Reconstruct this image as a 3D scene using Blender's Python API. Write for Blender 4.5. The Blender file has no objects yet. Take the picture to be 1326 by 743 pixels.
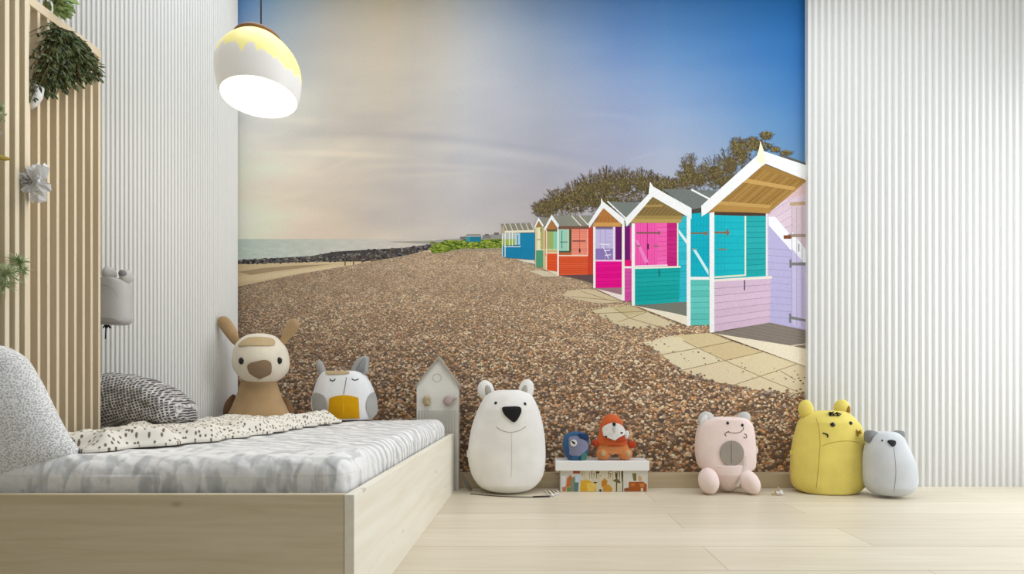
import bpy, bmesh, math, random
from mathutils import Vector, Matrix, noise
from mathutils.bvhtree import BVHTree
random.seed(7)
PI = math.pi
C = bpy.context.scene.collection
# camera constants, measured in the photograph (1326 x 743)
F, VX, VY, EYE = 700.0, 688.0, 500.0, 0.65

def PX(x, y, Y):
    return Vector(((x - VX) * Y / F, Y, EYE - (y - VY) * Y / F))

def lin(c):
    return tuple(((v / 255) / 12.92 if v / 255 <= .04045 else ((v / 255 + .055) / 1.055) ** 2.4) for v in c)

# ------------------------------------------------------------------ materials
def new_mat(name):
    m = bpy.data.materials.new(name); m.use_nodes = True
    nt = m.node_tree; b = nt.nodes['Principled BSDF']
    return m, nt, b

def rgba(c): return (*lin(c), 1)

def plain(name, c, rough=.6, metal=0, spec=.3):
    m, nt, b = new_mat(name)
    b.inputs['Base Color'].default_value = rgba(c)
    b.inputs['Roughness'].default_value = rough
    b.inputs['Metallic'].default_value = metal
    b.inputs['Specular IOR Level'].default_value = spec
    return m

def coords(nt, scale=(1, 1, 1), loc=(0, 0, 0), rot=(0, 0, 0)):
    t = nt.nodes.new('ShaderNodeTexCoord'); mp = nt.nodes.new('ShaderNodeMapping')
    mp.inputs['Scale'].default_value = scale; mp.inputs['Location'].default_value = loc
    mp.inputs['Rotation'].default_value = rot
    nt.links.new(t.outputs['Object'], mp.inputs['Vector'])
    return mp.outputs['Vector']

def tex_noise(nt, vec, scale, detail=3, rough=.5, dist=0):
    n = nt.nodes.new('ShaderNodeTexNoise')
    n.inputs['Scale'].default_value = scale; n.inputs['Detail'].default_value = detail
    n.inputs['Roughness'].default_value = rough; n.inputs['Distortion'].default_value = dist
    nt.links.new(vec, n.inputs['Vector'])
    return n.outputs['Fac']

def ramp(nt, fac, stops):
    r = nt.nodes.new('ShaderNodeValToRGB')
    while len(r.color_ramp.elements) < len(stops): r.color_ramp.elements.new(.5)
    for e, (p, c) in zip(r.color_ramp.elements, stops):
        e.position = p; e.color = rgba(c)
    nt.links.new(fac, r.inputs['Fac'])
    return r.outputs['Color']

def mix(nt, fac, a, b, mode='MIX'):
    m = nt.nodes.new('ShaderNodeMix'); m.data_type = 'RGBA'; m.blend_type = mode
    for sock, v in ((m.inputs[0], fac), (m.inputs[6], a), (m.inputs[7], b)):
        if hasattr(v, 'links') or hasattr(v, 'node'): nt.links.new(v, sock)
        elif isinstance(v, (int, float)): sock.default_value = v
        else: sock.default_value = rgba(v)
    return m.outputs[2]

def bump(nt, b, h, strength, dist=.002):
    n = nt.nodes.new('ShaderNodeBump'); n.inputs['Strength'].default_value = strength
    n.inputs['Distance'].default_value = dist
    nt.links.new(h, n.inputs['Height']); nt.links.new(n.outputs['Normal'], b.inputs['Normal'])

def fabric(name, c, var=.06, scale=420, bumpy=.5):
    m, nt, b = new_mat(name)
    v = coords(nt)
    f1 = tex_noise(nt, v, scale, 2); f2 = tex_noise(nt, v, 9, 3)
    lo = tuple(max(0, k * (1 - var * 2)) for k in c); hi = tuple(min(255, k * (1 + var)) for k in c)
    a = ramp(nt, f1, [(.3, lo), (.7, hi)])
    col = mix(nt, .5, a, ramp(nt, f2, [(.3, lo), (.7, hi)]))
    nt.links.new(col, b.inputs['Base Color'])
    b.inputs['Roughness'].default_value = .9; b.inputs['Specular IOR Level'].default_value = .1
    b.inputs['Sheen Weight'].default_value = .15
    bump(nt, b, f1, bumpy, .002)
    return m

def wood(name, hi, lo, axis, knots=False, planks=False, rough=.45):
    m, nt, b = new_mat(name)
    s = [26, 26, 26]; s[axis] = 1.6
    v = coords(nt, tuple(s))
    g = tex_noise(nt, v, 1.0, 8, .65, .6)
    s2 = [4, 4, 4]; s2[axis] = .6
    g2 = tex_noise(nt, coords(nt, tuple(s2), (3, 1, 2)), 1.0, 3, .5, .3)
    col = ramp(nt, g, [(.33, lo), (.62, hi)])
    col = mix(nt, .35, col, ramp(nt, g2, [(.3, lo), (.7, hi)]))
    if planks:
        br = nt.nodes.new('ShaderNodeTexBrick')
        br.offset = .37; br.inputs['Scale'].default_value = 1
        br.inputs['Brick Width'].default_value = 1.9; br.inputs['Row Height'].default_value = .2833
        br.inputs['Mortar Size'].default_value = .0016; br.inputs['Mortar Smooth'].default_value = .2
        br.inputs['Color1'].default_value = (1, 1, 1, 1); br.inputs['Color2'].default_value = (.90, .89, .87, 1)
        br.inputs['Mortar'].default_value = (.60, .52, .42, 1)
        nt.links.new(coords(nt, (1, 1, 1), (.5, -1.91 + 2.833, 0)), br.inputs['Vector'])
        col = mix(nt, 1.0, col, br.outputs['Color'], 'MULTIPLY')
    if knots:
        vo = nt.nodes.new('ShaderNodeTexVoronoi')
        ks = [10, 10, 10]; ks[axis] = 5
        vo.inputs['Scale'].default_value = 1.0
        nt.links.new(coords(nt, tuple(ks), (.35, .2, .4)), vo.inputs['Vector'])
        k = ramp(nt, vo.outputs['Distance'], [(.05, (200, 200, 200)), (.11, (0, 0, 0))])
        col = mix(nt, k, col, tuple(int(q * .78) for q in lo))
    nt.links.new(col, b.inputs['Base Color'])
    b.inputs['Roughness'].default_value = rough; b.inputs['Specular IOR Level'].default_value = .25
    bump(nt, b, g, .08, .001)
    return m

M = {}
M['white_wall'] = plain('white fluted wall', (229, 228, 224), .7, spec=.1)
M['white_paint'] = plain('white paint', (236, 234, 228), .7)
M['ceiling'] = plain('ceiling white', (240, 238, 234), .9)
M['floor'] = wood('pale oak floor', (235, 225, 204), (220, 207, 182), 0, planks=True, rough=.38)
M['board'] = wood('pale plywood', (226, 213, 184), (202, 184, 150), 0, knots=True)
M['rail'] = wood('pale plywood rail', (250, 246, 233), (240, 230, 208), 1, knots=True)
M['base'] = wood('baseboard wood', (214, 196, 164), (196, 176, 142), 0)
M['slat'] = wood('light slat wood', (238, 222, 194), (224, 204, 170), 2)
M['slat_near'] = wood('light slat wood near', (236, 225, 202), (222, 208, 178), 2)
M['black'] = plain('black thread', (22, 20, 20), .5)
M['black_gloss'] = plain('black bead', (14, 13, 14), .15, spec=.6)
M['bear_white'] = fabric('cream white fabric', (243, 240, 234), .03)
M['bear_ear'] = fabric('white ear fabric', (238, 236, 230), .03)
M['ear_inner'] = fabric('grey ear lining', (176, 170, 160), .05)
M['cream'] = fabric('cream plush', (234, 224, 204), .05)
M['tan'] = fabric('tan plush', (183, 152, 112), .07)
M['tan_dark'] = fabric('dark tan plush', (128, 96, 66), .07)
M['tan_pale'] = fabric('pale tan patch', (198, 174, 134), .06)
M['brown_nose'] = fabric('taupe nose fabric', (146, 122, 96), .06)
M['owl'] = fabric('white cotton', (236, 236, 236), .03)
M['owl_grey'] = fabric('grey felt', (172, 170, 165), .05)
M['mustard'] = fabric('mustard felt', (214, 158, 12), .05)
M['pink'] = fabric('pale pink plush', (246, 224, 216), .03)
M['belly_grey'] = fabric('greige felt', (164, 154, 142), .04)
M['pig_ear'] = fabric('pale grey plush', (206, 204, 198), .05)
M['pig_inner'] = fabric('white plush lining', (232, 228, 224), .04)
M['ribbon'] = plain('ribbon', (226, 216, 206), .7)
M['yellow'] = fabric('yellow fabric', (236, 216, 112), .04)
M['yellow_dark'] = fabric('ochre lining', (170, 128, 40), .05)
M['grey_toy'] = fabric('light blue grey fabric', (211, 213, 215), .03)
M['grey_toy_ear'] = fabric('mid grey fabric', (140, 140, 140), .05)
M['wall_toy'] = fabric('stone grey fabric', (196, 194, 190), .04)
M['wall_toy_dark'] = fabric('stone grey shade fabric', (168, 164, 156), .04)
M['lid'] = plain('white lid', (240, 239, 236), .5)
M['box_white'] = plain('box card', (224, 218, 204), .7)
M['house'] = fabric('white washed board', (228, 225, 216), .03, 200, .2)
M['house_trim'] = plain('house trim', (168, 160, 146), .7)
M['beige_knob'] = fabric('beige knob', (186, 168, 132), .15, 150)
M['pink_knob'] = fabric('dusty pink knob', (188, 168, 164), .1, 150)
M['blue'] = fabric('denim blue', (60, 98, 138), .08, 200)
M['blue_dark'] = fabric('navy', (30, 56, 92), .08, 200)
M['lilac'] = fabric('greyed lilac', (136, 138, 164), .06, 200)
M['green_felt'] = fabric('green felt', (70, 130, 120), .06, 200)
M['orange'] = fabric('rust orange plush', (206, 98, 52), .08, 200)
M['orange_body'] = fabric('light orange plush', (212, 136, 82), .06, 200)
M['orange_red'] = fabric('red orange plush', (186, 66, 36), .06, 200)
M['fluff'] = fabric('white fluff', (232, 228, 222), .05, 120, 1)
M['paper'] = plain('white glazed paper', (226, 226, 226), .5)
M['pot'] = plain('white pot', (228, 228, 226), .4)
M['brown_cap'] = plain('walnut cap', (150, 108, 76), .5)
M['cord'] = plain('cord', (70, 60, 54), .6)
M['gold'] = plain('gold', (206, 172, 96), .35, .6)
M['grey_tag'] = plain('grey tag', (120, 114, 106), .7)
M['stem'] = plain('stem', (112, 92, 58), .8)
M['olive'] = plain('olive twig', (150, 130, 52), .7)
M['glass'] = plain('window glass', (230, 240, 245), .05)

def leafmat(name, a, b_):
    m, nt, b = new_mat(name)
    col = ramp(nt, tex_noise(nt, coords(nt), 60, 2), [(.35, a), (.65, b_)])
    nt.links.new(col, b.inputs['Base Color']); b.inputs['Roughness'].default_value = .55
    return m
M['fern'] = leafmat('dark fern leaf', (40, 54, 28), (96, 110, 60))
M['leaf'] = leafmat('fresh green leaf', (78, 112, 44), (166, 186, 112))
M['air'] = leafmat('pale air plant blade', (120, 146, 88), (206, 216, 176))

def dotted(name):
    m, nt, b = new_mat(name)
    v = coords(nt)
    vo = nt.nodes.new('ShaderNodeTexVoronoi'); vo.inputs['Scale'].default_value = 210; vo.inputs['Randomness'].default_value = .8
    nt.links.new(v, vo.inputs['Vector'])
    col = ramp(nt, vo.outputs['Distance'], [(.30, (176, 174, 170)), (.55, (238, 237, 235))])
    nt.links.new(col, b.inputs['Base Color']); b.inputs['Roughness'].default_value = .9
    return m
M['dotted'] = dotted('white fabric with tiny grey dots')

def speckled(name):
    m, nt, b = new_mat(name)
    vo = nt.nodes.new('ShaderNodeTexVoronoi'); vo.voronoi_dimensions = '2D'; vo.inputs['Scale'].default_value = 66
    vo.inputs['Randomness'].default_value = 1
    nt.links.new(coords(nt, (1, .75, 1), (0, 0, 0), (0, 0, .5)), vo.inputs['Vector'])
    k = ramp(nt, vo.outputs['Distance'], [(.15, (255, 255, 255)), (.26, (0, 0, 0))])
    col = mix(nt, k, (234, 228, 214), (112, 98, 82))
    nt.links.new(col, b.inputs['Base Color']); b.inputs['Roughness'].default_value = .9
    return m
M['speckled'] = speckled('cream blanket with dark flecks')

def sheet_mat():
    m, nt, b = new_mat('white sheet with grey brush strokes')
    v = coords(nt)
    w = nt.nodes.new('ShaderNodeTexWave'); w.wave_type = 'BANDS'; w.bands_direction = 'Y'
    w.inputs['Scale'].default_value = 6.5; w.inputs['Distortion'].default_value = 7
    w.inputs['Detail'].default_value = 3; w.inputs['Detail Scale'].default_value = 1.6
    nt.links.new(coords(nt, (.9, 1, 1), (0, 0, 0), (0, 0, .35)), w.inputs['Vector'])
    streak = ramp(nt, w.outputs['Fac'], [(.30, (244, 242, 238)), (.72, (208, 208, 206)), (.9, (200, 200, 200))])
    bn = tex_noise(nt, coords(nt, (32, 13, 12), (0, .3, 0), (0, 0, .15)), 1.0, 2, .4, .5)
    blot = ramp(nt, bn, [(.50, (246, 244, 241)), (.60, (216, 216, 214)), (.74, (200, 201, 201))])
    sep = nt.nodes.new('ShaderNodeSeparateXYZ'); nt.links.new(v, sep.inputs[0])
    mr = nt.nodes.new('ShaderNodeMapRange'); mr.inputs[1].default_value = 1.66; mr.inputs[2].default_value = 1.95
    nt.links.new(sep.outputs['Y'], mr.inputs[0])
    col = mix(nt, mr.outputs[0], blot, streak)
    nt.links.new(col, b.inputs['Base Color']); b.inputs['Roughness'].default_value = .9
    bump(nt, b, w.outputs['Fac'], .4, .008)
    return m
M['sheet'] = sheet_mat()

def weave():
    m, nt, b = new_mat('dark grey crosshatch weave')
    outs = []
    for d, s in (('X', 24), ('Z', 27)):
        w = nt.nodes.new('ShaderNodeTexWave'); w.bands_direction = d
        w.inputs['Scale'].default_value = s; w.inputs['Distortion'].default_value = 2.6
        w.inputs['Detail'].default_value = 3
        nt.links.new(coords(nt, (1, 1, 1), (0, 0, 0), (0, .25, 0)), w.inputs['Vector'])
        outs.append(ramp(nt, w.outputs['Fac'], [(.55, (74, 71, 71)), (.80, (214, 210, 206))]))
    n = tex_noise(nt, coords(nt), 60, 3)
    col = mix(nt, 1.0, outs[0], outs[1], 'LIGHTEN')
    col = mix(nt, ramp(nt, n, [(.42, (0, 0, 0)), (.6, (200, 200, 200))]), col, (72, 69, 69))
    nt.links.new(col, b.inputs['Base Color']); b.inputs['Roughness'].default_value = .95
    bump(nt, b, n, .6, .005)
    return m
M['weave'] = weave()

# ------------------------------------------------------------------ object helpers
def tag(o, label=None, cat=None, group=None, kind=None):
    if label: o['label'] = label
    if cat: o['category'] = cat
    if group: o['group'] = group
    if kind: o['kind'] = kind
    return o

def thing(name, loc, label, cat, group=None):
    o = bpy.data.objects.new(name, None); C.objects.link(o)
    o.location = loc; o.empty_display_size = .05
    return tag(o, label, cat, group)

WORLD = {}
def wpos(p):
    v = Vector((0, 0, 0))
    while p is not None: v += Vector(p.location); p = p.parent
    return v

def obj(name, bm, m, parent=None, smooth=True):
    """bm is in world coordinates; a child's mesh is moved into its parent's frame."""
    off = wpos(parent)
    if off.length: bmesh.ops.translate(bm, verts=bm.verts, vec=-off)
    bmesh.ops.recalc_face_normals(bm, faces=bm.faces)
    me = bpy.data.meshes.new(name); bm.to_mesh(me); bm.free()
    if m is not None: me.materials.append(M[m] if isinstance(m, str) else m)
    if smooth:
        for p in me.polygons: p.use_smooth = True
    o = bpy.data.objects.new(name, me); C.objects.link(o)
    if parent: o.parent = parent
    return o

def single(name, bm, m, label, cat, group=None, smooth=True, bevel=0):
    o = obj(name, bm, m, None, smooth)
    return tag(o, label, cat, group)

def struct(name, bm, m, smooth=False):
    return tag(obj(name, bm, m, None, smooth), kind='structure')

def box(x0, x1, y0, y1, z0, z1, bv=0, bm=None):
    b = bm or bmesh.new()
    r = bmesh.ops.create_cube(b, size=1)
    for v in r['verts']:
        v.co = Vector(((x0 + x1) / 2 + v.co.x * (x1 - x0), (y0 + y1) / 2 + v.co.y * (y1 - y0), (z0 + z1) / 2 + v.co.z * (z1 - z0)))
    if bv:
        es = list({e for v in r['verts'] for e in v.link_edges})
        bmesh.ops.bevel(b, geom=es, offset=bv, segments=2, affect='EDGES', profile=.5)
    return b

def rbox(x0, x1, y0, y1, z0, z1, r, cuts=24, disp=None):
    b = bmesh.new(); bmesh.ops.create_cube(b, size=2)
    bmesh.ops.subdivide_edges(b, edges=b.edges[:], cuts=cuts, use_grid_fill=True)
    c = Vector(((x0 + x1) / 2, (y0 + y1) / 2, (z0 + z1) / 2)); h = Vector(((x1 - x0) / 2, (y1 - y0) / 2, (z1 - z0) / 2))
    for v in b.verts:
        # pull the grid towards the edges so that the rounding gets enough points
        q = Vector([math.copysign(abs(t) ** .75, t) for t in v.co])
        p = Vector((q.x * h.x, q.y * h.y, q.z * h.z))
        inn = Vector([max(-(h[i] - r), min(h[i] - r, p[i])) for i in range(3)])
        d = p - inn
        if d.length > 1e-9: p = inn + d.normalized() * r
        v.co = c + p
        if disp: v.co += disp(v.co, d.normalized() if d.length > 1e-9 else Vector((0, 0, 1)))
    return b

def ellipsoid(c, r, rot=None, seg=32, rings=20, power=1.0, bm=None):
    b = bm or bmesh.new()
    R = rot or Matrix.Identity(3)
    res = bmesh.ops.create_uvsphere(b, u_segments=seg, v_segments=rings, radius=1)
    for v in res['verts']:
        p = v.co
        if power != 1: p = Vector([math.copysign(abs(t) ** power, t) for t in p])
        v.co = Vector(c) + R @ Vector((p.x * r[0], p.y * r[1], p.z * r[2]))
    return b

def rotY(a): return Matrix.Rotation(a, 3, 'Y')
def rotX(a): return Matrix.Rotation(a, 3, 'X')
def rotZ(a): return Matrix.Rotation(a, 3, 'Z')

def catmull(pts, n):
    out = []
    P = [pts[0]] + list(pts) + [pts[-1]]
    for i in range(1, len(P) - 2):
        p0, p1, p2, p3 = P[i - 1], P[i], P[i + 1], P[i + 2]
        for k in range(n):
            t = k / n
            out.append(tuple(.5 * ((2 * b_) + (-a + c) * t + (2 * a - 5 * b_ + 4 * c - d) * t * t + (-a + 3 * b_ - 3 * c + d) * t ** 3)
                             for a, b_, c, d in zip(p0, p1, p2, p3)))
    out.append(tuple(pts[-1]))
    return out

def loft(rows, Y, depth, power=2.0, seg=48, zbase=None, n=5, wob=None):
    """rows: (y px, left px, right px) read top to bottom; depth(t, halfwidth) -> half depth in metres."""
    rr = catmull(rows, n)
    b = bmesh.new(); rings = []
    y0, y1 = rr[0][0], rr[-1][0]
    for (y, xl, xr) in rr:
        a = PX(xl, y, Y); c = PX(xr, y, Y)
        if xr - xl < .5:
            a.x -= .0005; c.x += .0005
        cx = (a.x + c.x) / 2; hw = (c.x - a.x) / 2; z = a.z
        if zbase is not None: z = max(z, zbase)
        hd = depth((y - y0) / (y1 - y0), hw)
        ring = []
        for k in range(seg):
            th = 2 * PI * k / seg
            cs, sn = math.cos(th), math.sin(th)
            e = 2 / power
            ring.append(b.verts.new((cx + hw * math.copysign(abs(cs) ** e, cs), Y + hd * math.copysign(abs(sn) ** e, sn), z)))
        rings.append(ring)
    for r0, r1 in zip(rings, rings[1:]):
        for k in range(seg):
            b.faces.new((r0[k], r0[(k + 1) % seg], r1[(k + 1) % seg], r1[k]))
    b.faces.new(rings[0]); b.faces.new(rings[-1][::-1])
    return b

def tube(pts, rad, seg=8, bm=None, taper=None):
    b = bm or bmesh.new()
    pts = [Vector(p) for p in pts]; prev = None
    up = Vector((0, 0, 1))
    for i, p in enumerate(pts):
        d = (pts[min(i + 1, len(pts) - 1)] - pts[max(i - 1, 0)])
        if d.length < 1e-9: d = Vector((0, 0, 1))
        d.normalize()
        a = d.cross(Vector((0, 1, 0)) if abs(d.y) < .9 else Vector((1, 0, 0))).normalized(); c = d.cross(a)
        r = rad * (taper[i] if taper else 1)
        ring = [b.verts.new(p + (a * math.cos(2 * PI * k / seg) + c * math.sin(2 * PI * k / seg)) * r) for k in range(seg)]
        if prev:
            for k in range(seg): b.faces.new((prev[k], prev[(k + 1) % seg], ring[(k + 1) % seg], ring[k]))
        else: b.faces.new(ring[::-1])
        prev = ring
    b.faces.new(prev)
    return b

def bvh_of(o):
    off = wpos(o)
    me = o.data
    return BVHTree.FromPolygons([v.co + off for v in me.vertices], [tuple(p.vertices) for p in me.polygons])

CAM = Vector((0, 0, EYE))
def hit(tree, x, y):
    """the point of a surface seen at pixel (x, y) of the photograph"""
    d = Vector(((x - VX) / F, 1, -(y - VY) / F)).normalized()
    loc, nor, i, dist = tree.ray_cast(CAM, d)
    return loc, nor

def patch(tree, poly, thick=.004, cell=1.2, lift=.0015):
    """a sewn-on piece: the outline (px) laid on a body and given thickness"""
    b = bmesh.new()
    f = b.faces.new([b.verts.new((x, y, 0)) for x, y in poly])
    xs = [p[0] for p in poly]; ys = [p[1] for p in poly]
    x = min(xs) + cell
    bmesh.ops.triangulate(b, faces=b.faces[:])
    for ax, lo, hi in ((0, min(xs), max(xs)), (1, min(ys), max(ys))):
        t = lo + cell
        while t < hi:
            co = (t, 0, 0) if ax == 0 else (0, t, 0); no = (1, 0, 0) if ax == 0 else (0, 1, 0)
            bmesh.ops.bisect_plane(b, geom=b.verts[:] + b.edges[:] + b.faces[:], plane_co=co, plane_no=no)
            t += cell
    bmesh.ops.remove_doubles(b, verts=b.verts[:], dist=1e-5)
    edge = {v for v in b.verts if v.is_boundary}
    last = None
    data = []
    for v in b.verts:
        loc, nor = hit(tree, v.co.x, v.co.y)
        data.append((v, loc, nor))
    good = [d for d in data if d[1] is not None]
    for v, loc, nor in data:
        if loc is None:
            q = min(good, key=lambda g: (g[0].co - v.co).length if g[0].co.z == 0 else 1e9) if good else None
            loc, nor = (q[1], q[2])
        v.index = 0
    outp = []
    for v, loc, nor in data:
        if loc is None:
            q = min(good, key=lambda g: (Vector((g[0].co.x, g[0].co.y, 0)) - Vector((v.co.x, v.co.y, 0))).length)
            loc, nor = q[1], q[2]
        outp.append((v, loc + nor * lift, nor))
    back = {v: (p, n_) for v, p, n_ in outp}
    faces = b.faces[:]
    r = bmesh.ops.extrude_face_region(b, geom=faces)
    newv = [g for g in r['geom'] if isinstance(g, bmesh.types.BMVert)]
    pos2 = {}
    keys = {(round(v.co.x, 3), round(v.co.y, 3)): back[v] for v in back}
    for v in newv:
        p, n_ = keys[(round(v.co.x, 3), round(v.co.y, 3))]
        onb = False
        pos2[v] = p + n_ * thick
    for v in back: v.co = back[v][0] - back[v][1] * (lift + .001)
    for v, p in pos2.items(): v.co = p
    return b

def ell_poly(cx, cy, rx, ry, n=28, rot=0):
    return [(cx + rx * math.cos(t) * math.cos(rot) - ry * math.sin(t) * math.sin(rot),
             cy + rx * math.cos(t) * math.sin(rot) + ry * math.sin(t) * math.cos(rot)) for t in [2 * PI * k / n for k in range(n)]]

def smooth_poly(pts, n=5):
    P = list(pts) + [pts[0], pts[1], pts[2]]
    out = []
    for i in range(len(pts)):
        p0, p1, p2, p3 = pts[i - 1], pts[i], pts[(i + 1) % len(pts)], pts[(i + 2) % len(pts)]
        for k in range(n):
            t = k / n
            out.append(tuple(.5 * ((2 * b_) + (-a + c) * t + (2 * a - 5 * b_ + 4 * c - d) * t * t + (-a + 3 * b_ - 3 * c + d) * t ** 3)
                             for a, b_, c, d in zip(p0, p1, p2, p3)))
    return out

def stitch(tree, pts, rad=.0018, n=6, bm=None):
    P = catmull(pts, n) if len(pts) > 2 else [tuple(Vector(pts[0]).lerp(Vector(pts[1]), k / 12)) for k in range(13)]
    w = []
    for p in P:
        loc, nor = hit(tree, p[0], p[1])
        if loc is not None: w.append(loc + nor * rad * .3)
    return tube(w, rad, 6, bm)

def bead(tree, x, y, rx, ry, Y):
    loc, nor = hit(tree, x, y)
    s = loc.y / F
    return ellipsoid(loc, (rx * s, min(rx, ry) * s * .6, ry * s), seg=20, rings=12)

def prism(poly, y0, y1, bm=None):
    """poly: (X, Z) outline extruded from depth y0 to y1"""
    b = bm or bmesh.new()
    a = [b.verts.new((x, y0, z)) for x, z in poly]; c = [b.verts.new((x, y1, z)) for x, z in poly]
    b.faces.new(a); b.faces.new(c[::-1])
    for i in range(len(poly)):
        j = (i + 1) % len(poly); b.faces.new((a[j], a[i], c[i], c[j]))
    return b

def pxprism(poly, Y, y0, y1):
    return prism([(PX(x, y, Y).x, PX(x, y, Y).z) for x, y in poly], y0, y1)

# ------------------------------------------------------------------ the room
MW = 3.54        # plane of the mural
RW = 3.60        # right wall
CEIL = 3.30
struct('floor', box(-3.4, RW + .1, -1.2, MW + .1, -.05, 0), 'floor')
struct('ceiling', box(-3.4, RW + .1, -1.2, MW + .1, CEIL, CEIL + .05), 'ceiling')
struct('wall_back', box(-2.6, RW + .1, MW + .002, MW + .1, 0, CEIL), 'white_paint')
struct('baseboard_back', box(-1.93, 1.79, 3.452, MW, 0, .09, .003), 'base')

def flutes(path_pts_normals, z0, z1, back):
    b = bmesh.new(); lo, hi = [], []
    for (p) in path_pts_normals:
        lo.append(b.verts.new((p[0], p[1], z0))); hi.append(b.verts.new((p[0], p[1], z1)))
    for i in range(len(lo) - 1): b.faces.new((lo[i], lo[i + 1], hi[i + 1], hi[i]))
    bl = [b.verts.new((p[0], p[1], z0)) for p in back]; bh = [b.verts.new((p[0], p[1], z1)) for p in back]
    for i in range(len(bl) - 1): b.faces.new((bl[i], bl[i + 1], bh[i + 1], bh[i]))
    b.faces.new((lo[0], hi[0], bh[0], bl[0])); b.faces.new((lo[-1], hi[-1], bh[-1], bl[-1]))
    b.faces.new(hi + bh[::-1]); b.faces.new(lo + bl[::-1])
    return b

# right fluted panel, standing a little proud of the mural
pts = []; pitch = .0435; x = 1.792
pts.append((x, 3.50)); pts.append((x + .016, 3.50)); x += .016
prof = [(0, .014), (.38, .014), (.44, .009), (.50, .003), (.60, 0), (.84, 0), (.93, .003), (.98, .009)]
while x < RW:
    for t, d in prof: pts.append((x + t * pitch, 3.50 + d))
    x += pitch
pts.append((x, 3.50))
struct('wall_back_fluted', flutes(pts, 0, CEIL, [(1.792, MW + .001), (x, MW + .001)]), 'white_wall', False)

# curved fluted wall on the left
DC = 3.995; AC = math.radians(40.9)
CX, CY, R = -DC * math.sin(AC), DC * math.cos(AC), DC * math.sin(math.radians(12.4))
pts = []
a = math.radians(35); a1 = math.radians(-92); dth = .0176 / R
while a > a1:
    for t, d in prof: pts.append((CX + (R - d * .62) * math.cos(a - t * dth), CY + (R - d * .62) * math.sin(a - t * dth)))
    a -= dth
x = pts[-1][0]; yq = CY - R
while x > -3.35:
    for t, d in prof: pts.append((x - t * .0176, yq + d * .62))
    x -= .0176
struct('wall_left', flutes(pts, 0, CEIL, [(CX + .3, CY + .5), (CX, CY + .2), (-3.35, CY)]), 'white_wall', False)
struct('wall_left_side', box(-3.4, -3.34, -1.2, 2.3, 0, CEIL), 'white_paint')

# right wall with the window that lights the room (outside the frame)
b = box(RW, RW + .1, -1.2, 1.0, 0, CEIL); box(RW, RW + .1, 3.3, MW + .1, 0, CEIL, bm=b)
box(RW, RW + .1, 1.0, 3.3, 0, .35, bm=b); box(RW, RW + .1, 1.0, 3.3, 3.0, CEIL, bm=b)
struct('wall_right', b, 'white_paint')
b = box(RW + .02, RW + .07, 1.0, 1.06, .35, 3.0); box(RW + .02, RW + .07, 3.24, 3.3, .35, 3.0, bm=b)
box(RW + .02, RW + .07, 1.06, 3.24, .35, .41, bm=b); box(RW + .02, RW + .07, 1.06, 3.24, 2.94, 3.0, bm=b)
struct('window_1', b, 'white_paint')

# ------------------------------------------------------------------ the mural
S = MW / F
mural = thing('wall_mural', (0, MW, 0), 'large printed wall mural of colourful beach huts on a shingle beach', 'mural')

m, nt, bs = new_mat('mural print')
at = nt.nodes.new('ShaderNodeVertexColor'); at.layer_name = 'Col'
gn = tex_noise(nt, coords(nt), 170, 3, .6)
grain = ramp(nt, gn, [(.32, (238, 238, 238)), (.62, (255, 255, 255))])
nt.links.new(mix(nt, 1.0, at.outputs['Color'], grain, 'MULTIPLY'), bs.inputs['Base Color'])
bs.inputs['Roughness'].default_value = .85; bs.inputs['Specular IOR Level'].default_value = .08
M['print'] = m

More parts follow.
